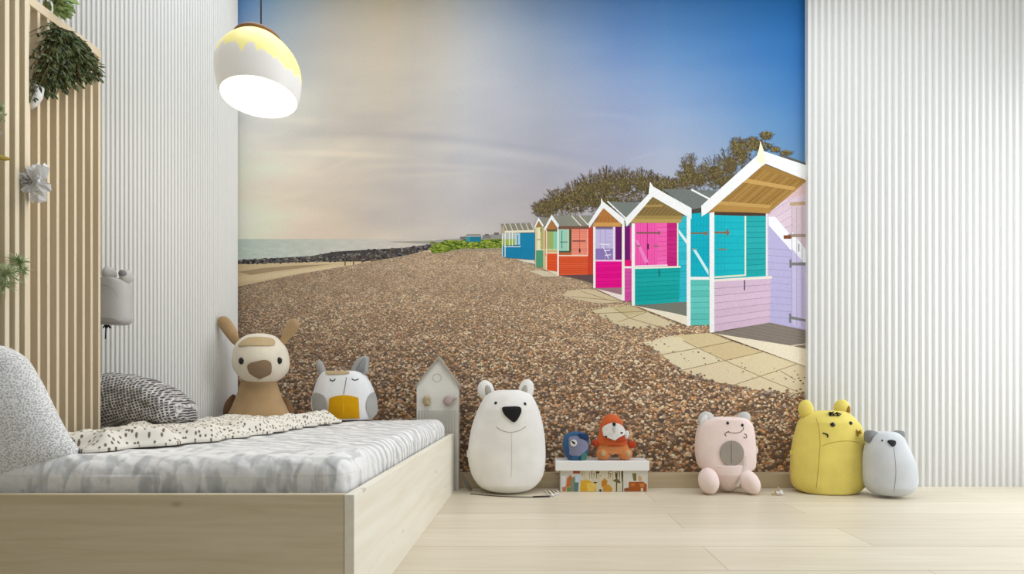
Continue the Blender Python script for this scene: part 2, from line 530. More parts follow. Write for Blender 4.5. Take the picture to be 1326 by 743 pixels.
class Print:
    """flat printed areas in the mural's own picture, one mesh; drawn in order"""
    def __init__(s, layer, spread=.00002):
        s.v = []; s.f = []; s.c = []; s.y = MW - .0003 * layer; s.k = 0; s.auto = {}; s.span = .00028
    def poly(s, pts, col, dy=None):
        i = len(s.v)
        if dy is None:
            s.k += 1; dy = 0
            for q in range(i, i + len(pts)): s.auto[q] = s.k
        for (x, y) in pts:
            x = max(304, min(1044.5, x)) if True else x
            y = min(y, 612.8)
            s.v.append(((x - VX) * S, s.y - dy, EYE - (y - VY) * S))
        s.f.append(tuple(range(i, i + len(pts)))); s.c.append([col] * len(pts))
    def rect(s, x0, y0, x1, y1, col): s.poly([(x0, y0), (x1, y0), (x1, y1), (x0, y1)], col)
    def line(s, a, b_, w, col):
        d = Vector((b_[0] - a[0], b_[1] - a[1])); 
        if d.length < 1e-6: return
        n = Vector((-d.y, d.x)).normalized() * w / 2
        s.poly([(a[0] + n.x, a[1] + n.y), (b_[0] + n.x, b_[1] + n.y), (b_[0] - n.x, b_[1] - n.y), (a[0] - n.x, a[1] - n.y)], col)
    def planks(s, tl, tr, br, bl, n, col, dark, w=.5, var=5):
        L = lambda p, q, t: (p[0] + (q[0] - p[0]) * t, p[1] + (q[1] - p[1]) * t)
        for i in range(n):
            k = random.randint(-var, var)
            c = tuple(max(0, min(255, q + k)) for q in col)
            s.poly([L(tl, bl, i / n), L(tr, br, i / n), L(tr, br, (i + 1) / n), L(tl, bl, (i + 1) / n)], c)
        for i in range(1, n): s.line(L(tl, bl, i / n), L(tr, br, i / n), w, dark)
    def grid(s, x0, x1, y0, y1, step, fn):
        nx = int((x1 - x0) / step) + 1; ny = int((y1 - y0) / step) + 1
        i0 = len(s.v); cols = []
        for j in range(ny + 1):
            for i in range(nx + 1):
                x = x0 + (x1 - x0) * i / nx; y = y0 + (y1 - y0) * j / ny
                s.v.append(((x - VX) * S, s.y, EYE - (y - VY) * S)); cols.append(fn(x, y))
        for j in range(ny):
            for i in range(nx):
                q = [j * (nx + 1) + i, j * (nx + 1) + i + 1, (j + 1) * (nx + 1) + i + 1, (j + 1) * (nx + 1) + i]
                s.f.append(tuple(i0 + t for t in q)); s.c.append([cols[t] for t in q])
    def build(s, name, parent=mural, label=None):
        off = wpos(parent)
        me = bpy.data.meshes.new(name)
        me.from_pydata([Vector(v) - off - Vector((0, s.auto.get(i, 0) / (s.k + 1) * s.span, 0)) for i, v in enumerate(s.v)], [], s.f)
        ca = me.color_attributes.new('Col', 'FLOAT_COLOR', 'CORNER')
        buf = []
        cache = {}
        for cs in s.c:
            for c in cs:
                if c not in cache: cache[c] = lin(c)
                buf.extend((*cache[c], 1.0))
        ca.data.foreach_set('color', buf)
        me.materials.append(M['print'])
        o = bpy.data.objects.new(name, me); C.objects.link(o); o.parent = parent
        if label: o['label'] = label
        return o

def lerp3(a, b_, t): return tuple(a[i] + (b_[i] - a[i]) * t for i in range(3))
XS = [305, 360, 420, 500, 570, 640, 720, 800, 880, 960, 1035, 1046]
YS = [-60, 0, 60, 130, 200, 260, 320]
TAB = [  # last column darkened: the fluted panel's cast shadow painted into the sky
 [(100,155,215),(140,172,205),(176,184,190),(196,190,172),(188,188,180),(150,174,200),(110,150,200),(74,128,195),(54,112,188),(40,100,180),(30,92,170),(22,80,152)],
 [(112,160,212),(150,174,198),(178,184,188),(200,192,172),(194,192,184),(166,182,200),(126,160,204),(88,138,200),(66,122,195),(50,110,188),(38,100,178),(24,84,150)],
 [(160,174,190),(172,180,188),(182,184,184),(200,192,176),(198,194,184),(180,188,198),(150,174,206),(116,156,208),(88,138,203),(68,122,198),(52,110,190),(34,92,158)],
 [(200,204,200),(196,200,200),(190,192,190),(198,192,180),(196,194,188),(186,190,198),(170,184,206),(148,174,212),(122,158,212),(96,140,206),(76,126,198),(50,104,164)],
 [(214,206,190),(206,202,194),(198,196,192),(196,192,186),(194,192,190),(188,190,196),(178,186,204),(166,182,210),(150,174,214),(128,160,212),(104,144,204),(70,118,170)],
 [(222,208,186),(216,206,190),(208,202,192),(200,196,190),(196,192,190),(192,190,192),(186,188,198),(178,186,204),(166,182,210),(150,172,212),(130,160,206),(92,132,172)],
 [(226,208,188),(222,208,192),(214,204,192),(206,200,192),(202,196,190),(198,194,192),(194,192,196),(188,190,202),(178,188,208),(164,180,210),(146,170,206),(110,144,176)]]
STREAK = [(330, 820, (172, 214, -14), -11, 5), (306, 560, (198, 206, -3), 13, 4), (440, 700, (218, 226, -8), 10, 3), (480, 640, (228, 220, 2), 9, 1.8), (560, 800, (190, 228, -6), 8, 5), (415, 470, (222, 200, 0), 9, 2), (306, 420, (150, 160, -4), 9, 6), (740, 840, (150, 158, -5), 7, 4), (810, 850, (208, 198, 0), 9, 1.2)]
LIGHT_GAIN = [(305, (1.24, 1.24, 1.27)), (360, (1.22, 1.20, 1.17)), (434, (1.17, 1.12, 1.06)), (534, (1.05, 1.03, 1.02)), (604, (1.06, 1.05, 1.05)), (704, (1.0, .96, .935)), (804, (1.03, .96, .935)), (860, (1.12, 1.03, .95)), (932, (1.14, 1.05, .94)), (1004, (1.06, 1.05, .94)), (1046, (1.03, 1.03, .95))]  # sky colours lifted, most at left, to make up for weaker light there
def sky(x, y):
    i = max(k for k in range(len(XS) - 1) if XS[k] <= max(x, XS[0])); j = max(k for k in range(len(YS) - 1) if YS[k] <= max(y, YS[0]))
    u = min(1, max(0, (x - XS[i]) / (XS[i + 1] - XS[i]))); v = min(1, max(0, (y - YS[j]) / (YS[j + 1] - YS[j])))
    c = lerp3(lerp3(TAB[j][i], TAB[j][i + 1], u), lerp3(TAB[j + 1][i], TAB[j + 1][i + 1], u), v)
    n = noise.fractal(Vector((x * .004 + y * .002, y * .022, 3)), 1, 2, 4)
    n2 = noise.fractal(Vector((x * .012, y * .03 + x * .006, 9)), 1, 2, 3)
    w = max(0, min(1, (820 - x) / 400)) * max(0, min(1, (y - 60) / 120)) * .8 + .2
    k = (n * 17 + n2 * 8) * w
    for (xa, xb, f0, amp, sig) in STREAK:
        if xa < x < xb:
            u_ = (x - xa) / (xb - xa); yc = f0[0] + (f0[1] - f0[0]) * u_ + f0[2] * math.sin(PI * u_)
            k += amp * math.sin(PI * u_) * math.exp(-((y - yc) / sig) ** 2)
    G = LIGHT_GAIN
    i = max(q for q in range(len(G) - 1) if G[q][0] <= max(x, G[0][0])); t = min(1, max(0, (x - G[i][0]) / (G[i + 1][0] - G[i][0])))
    g = lerp3(G[i][1], G[i + 1][1], t)
    return tuple(max(0, min(255, round(q * f_ + k * s_))) for q, f_, s_ in zip(c, g, (1, .9, .55)))
p = Print(0); p.grid(304, 1046, -33, 330, 2.4, sky)
p.layer = 0
wisps = Print(1)
p.build('sky')

# sea, sand, rocks
p = Print(2)
def sea(x, y):
    t = (x - 308) / 220
    c = lerp3((212, 226, 214), (220, 210, 198), max(0, min(1, t)))
    n = noise.noise(Vector((x * .08, y * 1.1, 5))) * 9
    if y > 320: n += noise.noise(Vector((x * .15, y * .6, 8))) * 10 + 3
    return tuple(round(max(0, min(255, q + n))) for q in c)
p.grid(304, 566, 309.5, 344, 1.8, sea)
p.build('sea')
p = Print(3)
p.poly([(304, 342), (354, 340), (403, 338), (470, 337), (520, 332), (560, 322), (560, 332), (506, 338), (452, 348), (381, 360), (304, 374)], (232, 208, 166))
p.poly([(308, 352), (340, 347), (385, 343.5), (430, 342), (390, 347), (350, 352), (325, 356)], (188, 164, 130))
p.poly([(304, 358), (345, 355), (392, 349), (440, 344), (470, 340), (440, 347), (385, 354), (340, 362), (304, 366)], (240, 218, 178))
p.build('sand')
p = Print(4, .00001)
top = [(308, 337), (354, 334.3), (403, 331.6), (436, 325.6), (485, 322.9), (525, 320.7), (569, 314.8)]
bot = [(308, 342), (354, 340.5), (403, 339), (474, 338.4), (517, 333), (545, 326), (566, 319)]
p.poly(top + bot[::-1], (82, 78, 76))
def yat(L, x):
    for a, b_ in zip(L, L[1:]):
        if a[0] <= x <= b_[0]: return a[1] + (b_[1] - a[1]) * (x - a[0]) / (b_[0] - a[0])
    return L[-1][1]
for i in range(420):
    x = random.uniform(309, 562); ya, yb = yat(top, x), yat(bot, x)
    y = random.uniform(ya, yb); s = random.uniform(.9, 2.4)
    c = random.choice([(122, 118, 116), (96, 92, 94), (60, 56, 58), (150, 142, 132), (110, 100, 90), (74, 70, 76)])
    p.poly([(x + s * 1.3 * math.cos(t + .2) * random.uniform(.7, 1), y + s * .7 * math.sin(t + .2)) for t in [k * 2 * PI / 6 for k in range(6)]], c)
p.build('rock_barrier')
p = Print(7)
for x, y0, y1 in ((447, 333, 344), (458, 332, 343), (469, 331, 342), (481, 329, 340), (506, 322, 336), (493, 326, 338), (530, 320, 330)):
    p = Print(7); p.rect(x - .8, y0, x + .8, y1, (120, 96, 70)); p.build('groyne_post')
p = Print(6); p.rect(482, 336, 505, 339, (132, 108, 82)); p.build('groyne_board')

# distant green land, buildings
p = Print(5, .00001)
p.poly([(500, 313), (560, 311.5), (604, 308), (650, 306), (650, 314), (560, 316)], (176, 172, 160))
for x0, y0, x1, y1, c in ((596, 306.5, 603, 310, (120, 118, 116)), (625, 304.5, 636, 309, (136, 132, 130)), (636, 303.5, 650, 309, (160, 156, 152)), (640, 301, 646, 304, (120, 110, 104)), (628, 303, 633, 305, (112, 108, 104))):
    p.rect(x0, y0, x1, y1, c)
p.poly([(556, 321), (566, 314), (590, 311.5), (650, 309), (656, 312), (656, 323), (596, 322), (592, 325), (560, 329)], (120, 142, 50))
for i in range(420):
    x = random.uniform(558, 655); y = random.uniform(313 if x < 575 else 311, 321.5); s = random.uniform(.8, 2)
    if x < 595 and random.random() < .3: y = random.uniform(320, 327)
    c = random.choice([(150, 168, 60), (92, 118, 40), (178, 186, 84), (70, 92, 36), (128, 146, 60)])
    p.poly([(x - s * 1.6, y), (x, y - s * .7), (x + s * 1.6, y), (x, y + s * .7)], c)
p.build('grass_bank')
p = Print(6)
p.poly([(602, 306), (605, 303.4), (622, 303.2), (624, 306)], (150, 150, 140))
p.rect(603.5, 306, 623, 313, (42, 128, 150)); p.rect(603.5, 306, 609, 313, (70, 150, 165))
p.line((603, 306), (624, 306), .8, (210, 206, 196))
p.build('beach_hut', label='tiny distant blue beach hut')

# shingle
def avgcol(y):
    t = max(0, min(1, (y - 325) / 285))
    return lerp3((172, 154, 132), (124, 100, 76), min(1, t * 1.8))
topl = [(304, 372), (381.5, 356), (452, 343.8), (506.4, 334.3), (555, 325), (560, 328.5), (575, 327), (596, 322), (650, 321.5), (700, 322), (760, 330), (1046, 345)]
p = Print(8)
n = 60
for j in range(n):
    x0 = 304 + 742 * j / n; x1 = 304 + 742 * (j + 1) / n
    ya, yb = yat(topl, x0), yat(topl, x1)
    K = 24
    for k in range(K):
        f0, f1 = (k / K) ** 1.5, ((k + 1) / K) ** 1.5
        q = [(x0, ya + (613 - ya) * f0), (x1, yb + (613 - yb) * f0), (x1, yb + (613 - yb) * f1), (x0, ya + (613 - ya) * f1)]
        c = avgcol((q[0][1] + q[2][1]) / 2)
        p.poly(q, tuple(round(t) for t in c), 0)
PEB = [(190, 164, 138), (168, 140, 114), (204, 182, 156), (152, 124, 100), (176, 134, 100), (138, 116, 98), (118, 106, 100), (212, 198, 178), (104, 92, 88), (164, 148, 134), (190, 148, 112), (128, 98, 76)]
MID = (176, 154, 130)
huts_base = [(650, 333), (692, 342), (724, 358), (770, 373), (806, 389), (820, 395), (890, 421), (918, 425), (1046, 470)]
def hidden(x, y):
    if x > 655 and y < yat(huts_base, x) - 3: return True
    return False
row_y = 326.0; cnt = 0
while row_y < 614:
    s = max(1.7, .9 + .0155 * (row_y - 318))
    x = 305 + random.random() * s
    fade = max(0, min(1, (row_y - 345) / 170))
    while x < 1046:
        y = row_y + random.uniform(-.5, .5) * s
        if y > yat(topl, min(1045, max(304, x))) + .5 and not hidden(x, y) and y < 612.5:
            sz = s * random.uniform(.38, .72)
            if random.random() < .03: sz *= 1.5
            c = random.choice(PEB)
            c = lerp3(MID, c, .38 + .62 * fade)
            w = noise.noise(Vector((x * .012, y * .03, 1))) * 12 + noise.noise(Vector((x * .07, y * .12, 4))) * 16
            w += (1 - fade) * 14 + 4
            # the picture is greyer and darker towards its lower left, warmer towards its right
            warm = (x - 308) / 738
            c = (c[0] * (1.0 + .08 * warm) + w, c[1] * (.985 + .045 * warm) + w, c[2] * (.96 + .0 * warm) + w * .9)
            if random.random() < .11: c = lerp3(c, (70, 62, 62), .7 * (.5 + .5 * fade))
            elif random.random() < .05: c = lerp3(c, (222, 206, 182), .6)
            c = tuple(round(max(0, min(255, q * 1.06))) for q in c)
            asp = random.uniform(.45, .9); ro = random.uniform(-.6, .6); a0 = random.random()
            pts_ = []
            for k in range(6):
                t = a0 + k * PI / 3; rr = sz * random.uniform(.65, 1.2)
                ex, ey = rr * math.cos(t), rr * math.sin(t) * asp
                pts_.append((x + ex * math.cos(ro) - ey * math.sin(ro), y + ex * math.sin(ro) + ey * math.cos(ro)))
            dy = random.uniform(.0001, .0009)
            p.poly(pts_, c, dy); cnt += 1
            if s > 1.9:
                hl = tuple(min(255, round(q * 1.13 + 6)) for q in c)
                p.poly([(x - sz * .1 + (a - x) * .5, y - sz * .22 + (b_ - y) * .45) for a, b_ in pts_], hl, dy + .00004)
        x += s * random.uniform(.62, 1.0)
    row_y += s * .66
p.build('shingle_beach')

# slabs
BASE = 14
def loose(p, poly_x, poly_y, k, smin, smax):
    for i in range(k):
        x = random.uniform(*poly_x); y = poly_y(x) + random.uniform(-1, 1) * 9
        s = random.uniform(smin, smax)
        c = random.choice([(120, 98, 80), (150, 120, 92), (90, 78, 72), (176, 146, 112)])
        p.poly([(x + s * math.cos(t), y + s * .7 * math.sin(t)) for t in [q * 2 * PI / 6 for q in range(6)]], c)
SL = (236, 218, 182); SD = (170, 148, 112)
p = Print(BASE)
p.poly([(832, 443.4), (850, 439), (869, 434.7), (919, 431), (945, 441), (1031, 470), (1046, 475), (1046, 509), (1028, 509.3), (1008, 508), (981, 505), (951, 498), (931, 495.6), (902, 487), (882, 479.5), (866, 468), (853, 456)], SL)
for q, c in (([(869, 434.7), (919, 431), (948, 442), (905, 449)], (226, 206, 160)), ([(905, 449), (948, 442), (987, 455.5), (940, 467)], (224, 202, 156)), ([(940, 467), (987, 455.5), (1031, 471), (988, 489)], (236, 218, 178)),
             ([(853, 456), (832, 443.4), (880, 436), (900, 452)], (240, 226, 190)), ([(858, 459), (902, 452), (938, 467), (884, 480)], (238, 224, 188))):
    p.poly(q, c)
for a, b_ in (((884, 441), (939, 467)), ((939, 467), (988, 489)), ((988, 489), (1046, 512)), ((855, 459.5), (902, 451)), ((902, 451), (948, 442)), ((882, 479.5), (988, 455.5)), ((948, 499), (1031, 471.5)), ((1010, 480), (1030, 492))):
    p.line(a, b_, 1.0, SD)
for i in range(46):
    x = random.uniform(840, 1043); y = yat([(832, 444), (900, 458), (1046, 492)], x) + random.uniform(-8, 14); s = random.uniform(.5, 1.6)
    p.poly([(x + s * math.cos(t), y + s * .6 * math.sin(t)) for t in [q * 2 * PI / 6 for q in range(6)]], random.choice([(140, 104, 76), (110, 84, 64), (86, 76, 72)]))
for i in range(150):
    L = [(832, 444), (853, 456), (882, 480), (931, 496), (981, 506), (1046, 511)]
    x = random.uniform(833, 1044); y = yat(L, x) + random.gauss(1, 2.4); s = random.uniform(1.0, 2.8)
    p.poly([(x + s * math.cos(t), y + s * .7 * math.sin(t)) for t in [q * 2 * PI / 6 for q in range(6)]], random.choice(PEB))
p.build('stone_path', label='large printed stone slab path at the right')
p = Print(BASE)
p.poly([(766, 402.3), (789.7, 397.3), (819.6, 396), (837, 403.6), (875.5, 419.7), (859.4, 425.2), (832, 425.2), (814.6, 425.2), (794.7, 418.5), (779.7, 411)], (224, 208, 170))
p.poly([(789.7, 397.3), (819.6, 396), (837, 403.6), (812, 410)], (210, 192, 148))
for a, b_ in (((772, 406), (835, 403)), ((797, 400), (815, 412)), ((815, 412), (860, 425)), ((800, 417), (838, 404))): p.line(a, b_, .8, (160, 138, 100))
for i in range(60):
    x = random.uniform(768, 876); y = yat([(766, 402), (795, 418), (815, 425), (876, 422)], x) + random.gauss(.5, 1.5); s = random.uniform(.8, 2)
    p.poly([(x + s * math.cos(t), y + s * .7 * math.sin(t)) for t in [q * 2 * PI / 6 for q in range(6)]], random.choice(PEB))
p.build('stone_path', label='printed slab patch in front of the turquoise hut')
p = Print(BASE)
p.poly([(727.5, 382.4), (735, 376.2), (757.3, 374.2), (769.8, 375), (805.9, 390.4), (787.2, 392.4), (767.3, 391.9), (744.9, 387.4)], (220, 200, 164))
p.line((740, 384), (806, 390), .7, (160, 138, 104)); p.line((752, 377), (790, 389), .7, (160, 138, 104))
p.build('stone_path', label='printed slab patch in front of the magenta hut')
p = Print(BASE)
p.poly([(685, 351), (697, 349.5), (715, 352.5), (723, 358), (704, 358.5)], (224, 208, 178))
p.build('stone_path', label='printed slab patch in front of the orange hut')

# bushes behind the huts
def bush(layer, blobs, count, ymax, label):
    p = Print(layer); p.span = .0005
    for (cx, cy, rx, ry) in blobs:
        p.poly([(cx + rx * .5 * math.cos(t) * random.uniform(.85, 1.05), min(ymax, cy + ry * .46 * math.sin(t))) for t in [k * 2 * PI / 14 for k in range(14)]], (98, 88, 58))
    for i in range(count // 9):
        cx, cy, rx, ry = random.choice(blobs); t = random.uniform(-PI, 0) if random.random() < .85 else random.uniform(0, PI)
        x0, y0 = cx + rx * .5 * math.cos(t), cy + ry * .4 * math.sin(t); k_ = random.uniform(.8, 1.25)
        x1, y1 = cx + rx * k_ * math.cos(t) + random.uniform(-3, 3), cy + ry * k_ * math.sin(t)
        if max(y0, y1) < ymax: p.line((x0, y0), (x1, y1), .5, random.choice([(96, 78, 58), (120, 98, 76), (74, 62, 48)]))
    for i in range(count):
        cx, cy, rx, ry = random.choice(blobs)
        r_ = math.sqrt(random.random()) * random.uniform(.8, 1.12); t = random.uniform(0, 2 * PI)
        x, y = cx + rx * r_ * math.cos(t), cy + ry * r_ * math.sin(t)
        if y > ymax: continue
        s = random.uniform(.45, 1.25); a_ = random.gauss(PI / 2, .9)
        hi = (y < cy)
        c = random.choice([(130, 122, 68), (104, 98, 56), (84, 74, 50), (150, 138, 88), (122, 98, 70), (72, 64, 44), (98, 82, 60), (136, 112, 84)] + ([(158, 146, 88)] if hi else [(54, 48, 36)]))
        p.poly([(x + s * 1.5 * math.cos(a_), y + s * 1.5 * math.sin(a_)), (x - s * .5 * math.sin(a_), y + s * .5 * math.cos(a_)), (x - s * 1.5 * math.cos(a_), y - s * 1.5 * math.sin(a_)), (x + s * .5 * math.sin(a_), y - s * .5 * math.cos(a_))], c)
    p.build('tree', label=label)
bush(9, [(705, 271, 15, 12), (722, 262, 20, 18), (745, 257, 16, 22), (765, 248, 17, 24), (785, 243, 18, 24), (808, 240, 20, 22), (832, 238, 20, 20), (850, 244, 16, 18), (780, 262, 60, 14), (865, 242, 14, 12)], 4600, 290, 'printed wide low bush behind the pink hut')
bush(11, [(892, 222, 14, 22), (885, 235, 14, 14), (905, 232, 22, 18), (925, 225, 22, 22), (945, 214, 18, 24), (962, 200, 12, 18), (955, 190, 10, 12), (975, 186, 14, 8), (992, 176, 8, 5), (985, 190, 16, 6), (1004, 194, 6, 3), (1018, 198, 7, 3), (940, 235, 30, 14)], 3400, 262, 'printed taller bush rising behind the lilac hut')

W = (250, 244, 228); W2 = (226, 217, 194)
class HutPrint(Print):
    def poly(s, pts, col, dy=None):
        Print.poly(s, pts, tuple(min(252, round(q * 1.07 + 5)) for q in col), dy)
def hut(label, parent=mural):
    o = bpy.data.objects.new('beach_hut', None); C.objects.link(o); o.parent = parent; o['label'] = label
    return o
# blue hut
h = hut('printed blue beach hut, farthest of the row')
p = HutPrint(16); p.poly([(649, 290), (687, 289), (692, 299), (653, 300)], (132, 128, 114))
for k in range(6): p.line((653 + k * 7, 289.5), (657 + k * 7, 299.3), 1.0, (214, 206, 188))
p.poly([(653, 299), (692.3, 298), (692.3, 301), (653, 301.6)], W2); p.poly([(649.5, 303), (651.5, 290), (654, 301)], (182, 160, 130))
p.build('roof', h)
p = HutPrint(15); p.rect(650, 301, 674, 320, (160, 176, 150)); p.rect(651, 310, 668, 320, (150, 172, 70)); p.rect(651, 302, 668, 309, (178, 184, 180))
p.rect(667, 303, 673, 319.5, (172, 200, 214)); p.rect(669.5, 304, 671, 318, (60, 130, 160))
p.poly([(673.5, 302), (692.3, 302), (692.3, 336.5), (654, 333.5), (654, 319.6), (673.5, 319.6)], (26, 124, 164))
p.rect(650, 318, 653.5, 332, (34, 130, 160)); p.poly([(655, 317.5), (673, 317), (673, 319.6), (655, 319.6)], (24, 104, 130))
for i in range(6): p.line((654, 322 + 2.4 * i), (692, 322 + 2.6 * i), .25, (20, 106, 146))
p.rect(653, 319, 674, 320, W); 
for x in (649.9, 653.6, 659, 663): p.rect(x, 301, x + 1, 318 if x > 655 else 333, W)
p.poly([(667, 336), (692, 337), (693, 342), (675, 338)], (220, 212, 196))
p.build('side_wall', h)
# green hut
h = hut('printed small green beach hut with cream door')
p = HutPrint(18); p.poly([(698, 282), (710, 282), (709.7, 287), (704.5, 293)], (134, 132, 118)); p.poly([(696.5, 284), (702, 293.5), (693, 294.5)], (150, 112, 56))
p.poly([(691.8, 294.6), (697, 282), (698, 284.7), (692.3, 297)], W); p.poly([(697.2, 281.6), (704.4, 292.7), (702.7, 294), (696.5, 284.7)], W)
p.build('roof', h)
p = HutPrint(17); p.rect(693, 294, 708, 324, (168, 164, 108)); p.rect(695.4, 295, 699.8, 323, (226, 216, 178)); p.rect(695.4, 310, 699.8, 311, (150, 130, 96)); p.rect(693.3, 295, 694.8, 346, (214, 204, 170))
p.rect(699.8, 296, 701, 300, (60, 60, 60)); p.rect(694, 323.8, 703.3, 346, (80, 146, 112)); p.rect(703.3, 296, 707.4, 349, (200, 182, 134))
p.rect(694, 323, 704, 324.2, W2)
p.build('side_wall', h)
# orange hut
h = hut('printed orange beach hut with salmon door')
p = HutPrint(20); p.poly([(715, 279.4), (769, 279.4), (762, 293.4), (723.5, 293.4)], (132, 132, 120))
for i in range(120):
    x = random.uniform(718, 762); y = random.uniform(280, 293); k = random.randint(-14, 14); p.rect(x, y, x + 1.4, y + .5, (132 + k, 132 + k, 120 + k))
p.line((739.8, 279.4), (752.5, 293), 1.2, W2); p.line((750, 279.4), (761.5, 291.5), 1.2, W2)
p.poly([(722, 293), (762.5, 293), (762.5, 296.4), (722, 296.8)], (112, 78, 64))
p.poly([(713.5, 284), (721.4, 297), (705.9, 297.5)], (166, 112, 60))
p.poly([(704.6, 295.6), (714.2, 278.3), (715.5, 282), (705.5, 299.9)], W); p.poly([(714, 277.8), (724, 291.7), (722.6, 296.6), (712.9, 282.6)], W)
p.build('roof', h)
p = HutPrint(19); p.rect(706, 296, 768, 331, (190, 66, 40)); p.rect(708, 297, 716.5, 323, (156, 166, 98)); p.rect(716.5, 297, 721.9, 323, (126, 198, 164)); p.rect(708, 296.5, 721.9, 300, (96, 90, 60))
p.rect(706, 322.5, 722, 324, (196, 206, 160)); p.rect(706, 324, 722, 328, (200, 170, 110)); p.rect(723.8, 297, 737, 327, (150, 196, 176)); p.rect(734.5, 297, 736, 327, (196, 196, 150)); p.rect(737, 297, 740, 327, (66, 66, 48))
p.rect(723.8, 325, 741, 327, (60, 90, 76)); p.rect(727, 299, 728, 322, (60, 110, 100)); p.rect(725, 313, 735, 314, (50, 90, 84)); p.rect(723.8, 327, 740, 330.6, (176, 92, 50))
p.planks((739.8, 296.8), (761, 296.8), (761, 330.5), (739.8, 330.5), 12, (226, 134, 112), (186, 92, 74), .3)
p.line((750.5, 297), (750.5, 329), .6, (176, 80, 64)); p.rect(741, 311.5, 758, 313, (120, 66, 54)); p.rect(749.6, 322, 751.6, 327, (70, 40, 36))
p.planks((708.2, 328), (721.7, 328), (721.7, 351.5), (708.2, 350), 6, (216, 78, 38), (176, 56, 30), .4)
p.planks((723.8, 331.6), (761, 331.6), (767.5, 356), (723.8, 356.5), 9, (212, 84, 48), (172, 60, 38), .4)
p.poly([(761, 294), (768, 294), (768, 356.3), (761, 356.3)], (192, 62, 40)); p.poly([(723.8, 356.5), (768, 355.5), (768, 366), (745, 360)], (96, 72, 74))
p.rect(723, 330.3, 761, 331.8, (238, 206, 190)); p.rect(721.6, 294, 723.6, 357.5, W); p.rect(706.8, 298, 708.2, 350, W2); p.rect(760.4, 297, 761.4, 331, (236, 190, 176))
p.rect(706.8, 327, 722, 328.4, W2)
p.poly([(708, 350), (722, 352), (722, 357.5)], (222, 208, 180))
p.build('side_wall', h)
# magenta hut
h = hut('printed magenta beach hut with lavender window')
p = HutPrint(23); p.poly([(787, 261.4), (826, 262.6), (826, 268), (810, 284)], (112, 118, 112)); p.line((786.3, 260.9), (810, 283), 1.8, W)
p.poly([(781, 268), (805, 290), (803, 294), (767, 294)], (170, 112, 56)); p.poly([(769, 288.4), (803, 288.4), (804, 293.6), (767, 293.6)], (196, 146, 80))
for k in range(6): p.line((776 + k * 4.2, 281 - (k == 0) * -2), (771 + k * 5.4, 288), .5, (126, 76, 36))
p.poly([(761.5, 290), (779, 263), (782, 268.4), (763, 295.6)], W); p.poly([(781, 261.5), (809, 284), (806.4, 292), (780.6, 269)], W)
p.poly([(778.4, 256), (781.4, 263), (781.4, 271), (777.6, 268)], W)
p.build('roof', h)
p = HutPrint(21); p.rect(768, 293, 820, 337.5, (98, 30, 100)); p.rect(771, 294.4, 793.6, 337.3, (186, 176, 212)); p.rect(771, 322, 793.6, 337.3, (134, 112, 170)); p.rect(771, 294.4, 793.6, 297, (110, 100, 130))
for k in range(8): p.line((786, 298 + k * 5), (793.6, 298 + k * 5), .4, (150, 140, 176))
p.line((777, 297), (777, 322), .6, (150, 140, 180)); p.line((784, 297), (784, 336), .8, (150, 140, 180)); p.line((776, 316), (790, 317.5), 1.2, (226, 220, 230)); p.line((780, 318), (788, 335), .9, (220, 214, 228)); p.line((782, 325), (790, 324), 1.2, (226, 220, 230)); p.line((783, 331), (791, 330), 1.2, (226, 220, 230))
p.rect(793.6, 294, 796.6, 337.3, (222, 206, 222)); p.rect(796.6, 294, 805, 337, (96, 24, 96)); p.rect(809, 294, 816, 337, (104, 24, 100)); p.rect(815.6, 294, 818, 345, (226, 70, 150))
p.planks((770.7, 338.6), (805, 337), (805, 372.5), (770.7, 373), 8, (220, 14, 132), (180, 6, 106), .4); p.rect(770, 336.6, 806, 338.6, (244, 190, 220))
p.rect(809, 337, 817.5, 345, (224, 20, 110)); p.rect(808, 345, 818.5, 347.5, W); p.planks((808.3, 347.5), (818.2, 347.5), (818.2, 389), (808.3, 390.5), 8, (202, 72, 152), (166, 50, 122), .4)
p.poly([(771, 373), (805, 372.5), (805, 383), (790, 379)], (150, 112, 120)); p.poly([(771, 373.5), (805, 382), (806, 389.8)], (232, 214, 206))
p.rect(768, 294, 771, 373.5, (240, 228, 222)); p.rect(805, 288, 808.6, 389.5, (238, 226, 214))
p.build('side_wall', h)
# turquoise hut
h = hut('printed turquoise beach hut with pink door seen through it')
p = HutPrint(26); p.poly([(856, 245), (895, 246), (930, 247.5), (912, 266), (912, 273), (894, 272)], (108, 114, 108))
for i in range(140):
    x = random.uniform(862, 915); y = random.uniform(247, 268); k = random.randint(-14, 14); p.rect(x, y, x + 1.6, y + .6, (108 + k, 114 + k, 108 + k))
p.line((894.8, 246), (918, 258), 2.2, W); p.poly([(894, 272), (918, 267), (918, 275), (894, 277)], (70, 66, 60))
p.poly([(844.8, 253), (883, 276), (881, 288), (818, 288), (812, 293)], (128, 106, 62))
for k in range(9): p.line((844 + k * 4, 258 + k * 2.3), (828 + k * 5.4, 279), .6, (98, 78, 42))
p.poly([(833, 266), (858, 265), (858, 268), (831, 269)], (160, 132, 74)); p.poly([(823, 279.5), (884, 280), (884, 284), (820, 284)], (150, 126, 70)); p.poly([(818, 284), (882, 284), (881, 289), (816, 289)], (176, 146, 84))
p.poly([(808.6, 284), (843, 248), (845, 255), (811, 294)], W); p.poly([(844.6, 241.6), (895, 270), (895, 284), (844.6, 255)], W); p.poly([(841.3, 235.5), (845.6, 242), (845.2, 255), (839.6, 250.4)], W)
p.build('roof', h)
p = HutPrint(24); p.rect(821, 288, 879, 347, (196, 42, 124)); p.planks((850.8, 288.5), (863.4, 288.5), (863.4, 343), (850.8, 344.4), 9, (238, 96, 168), (196, 60, 130), .5)
p.rect(822, 288.5, 850.8, 344.4, (242, 84, 164))
for k in range(1, 8): p.line((822 + k * 3.6, 289), (822 + k * 3.6, 344), .35, (204, 56, 130))
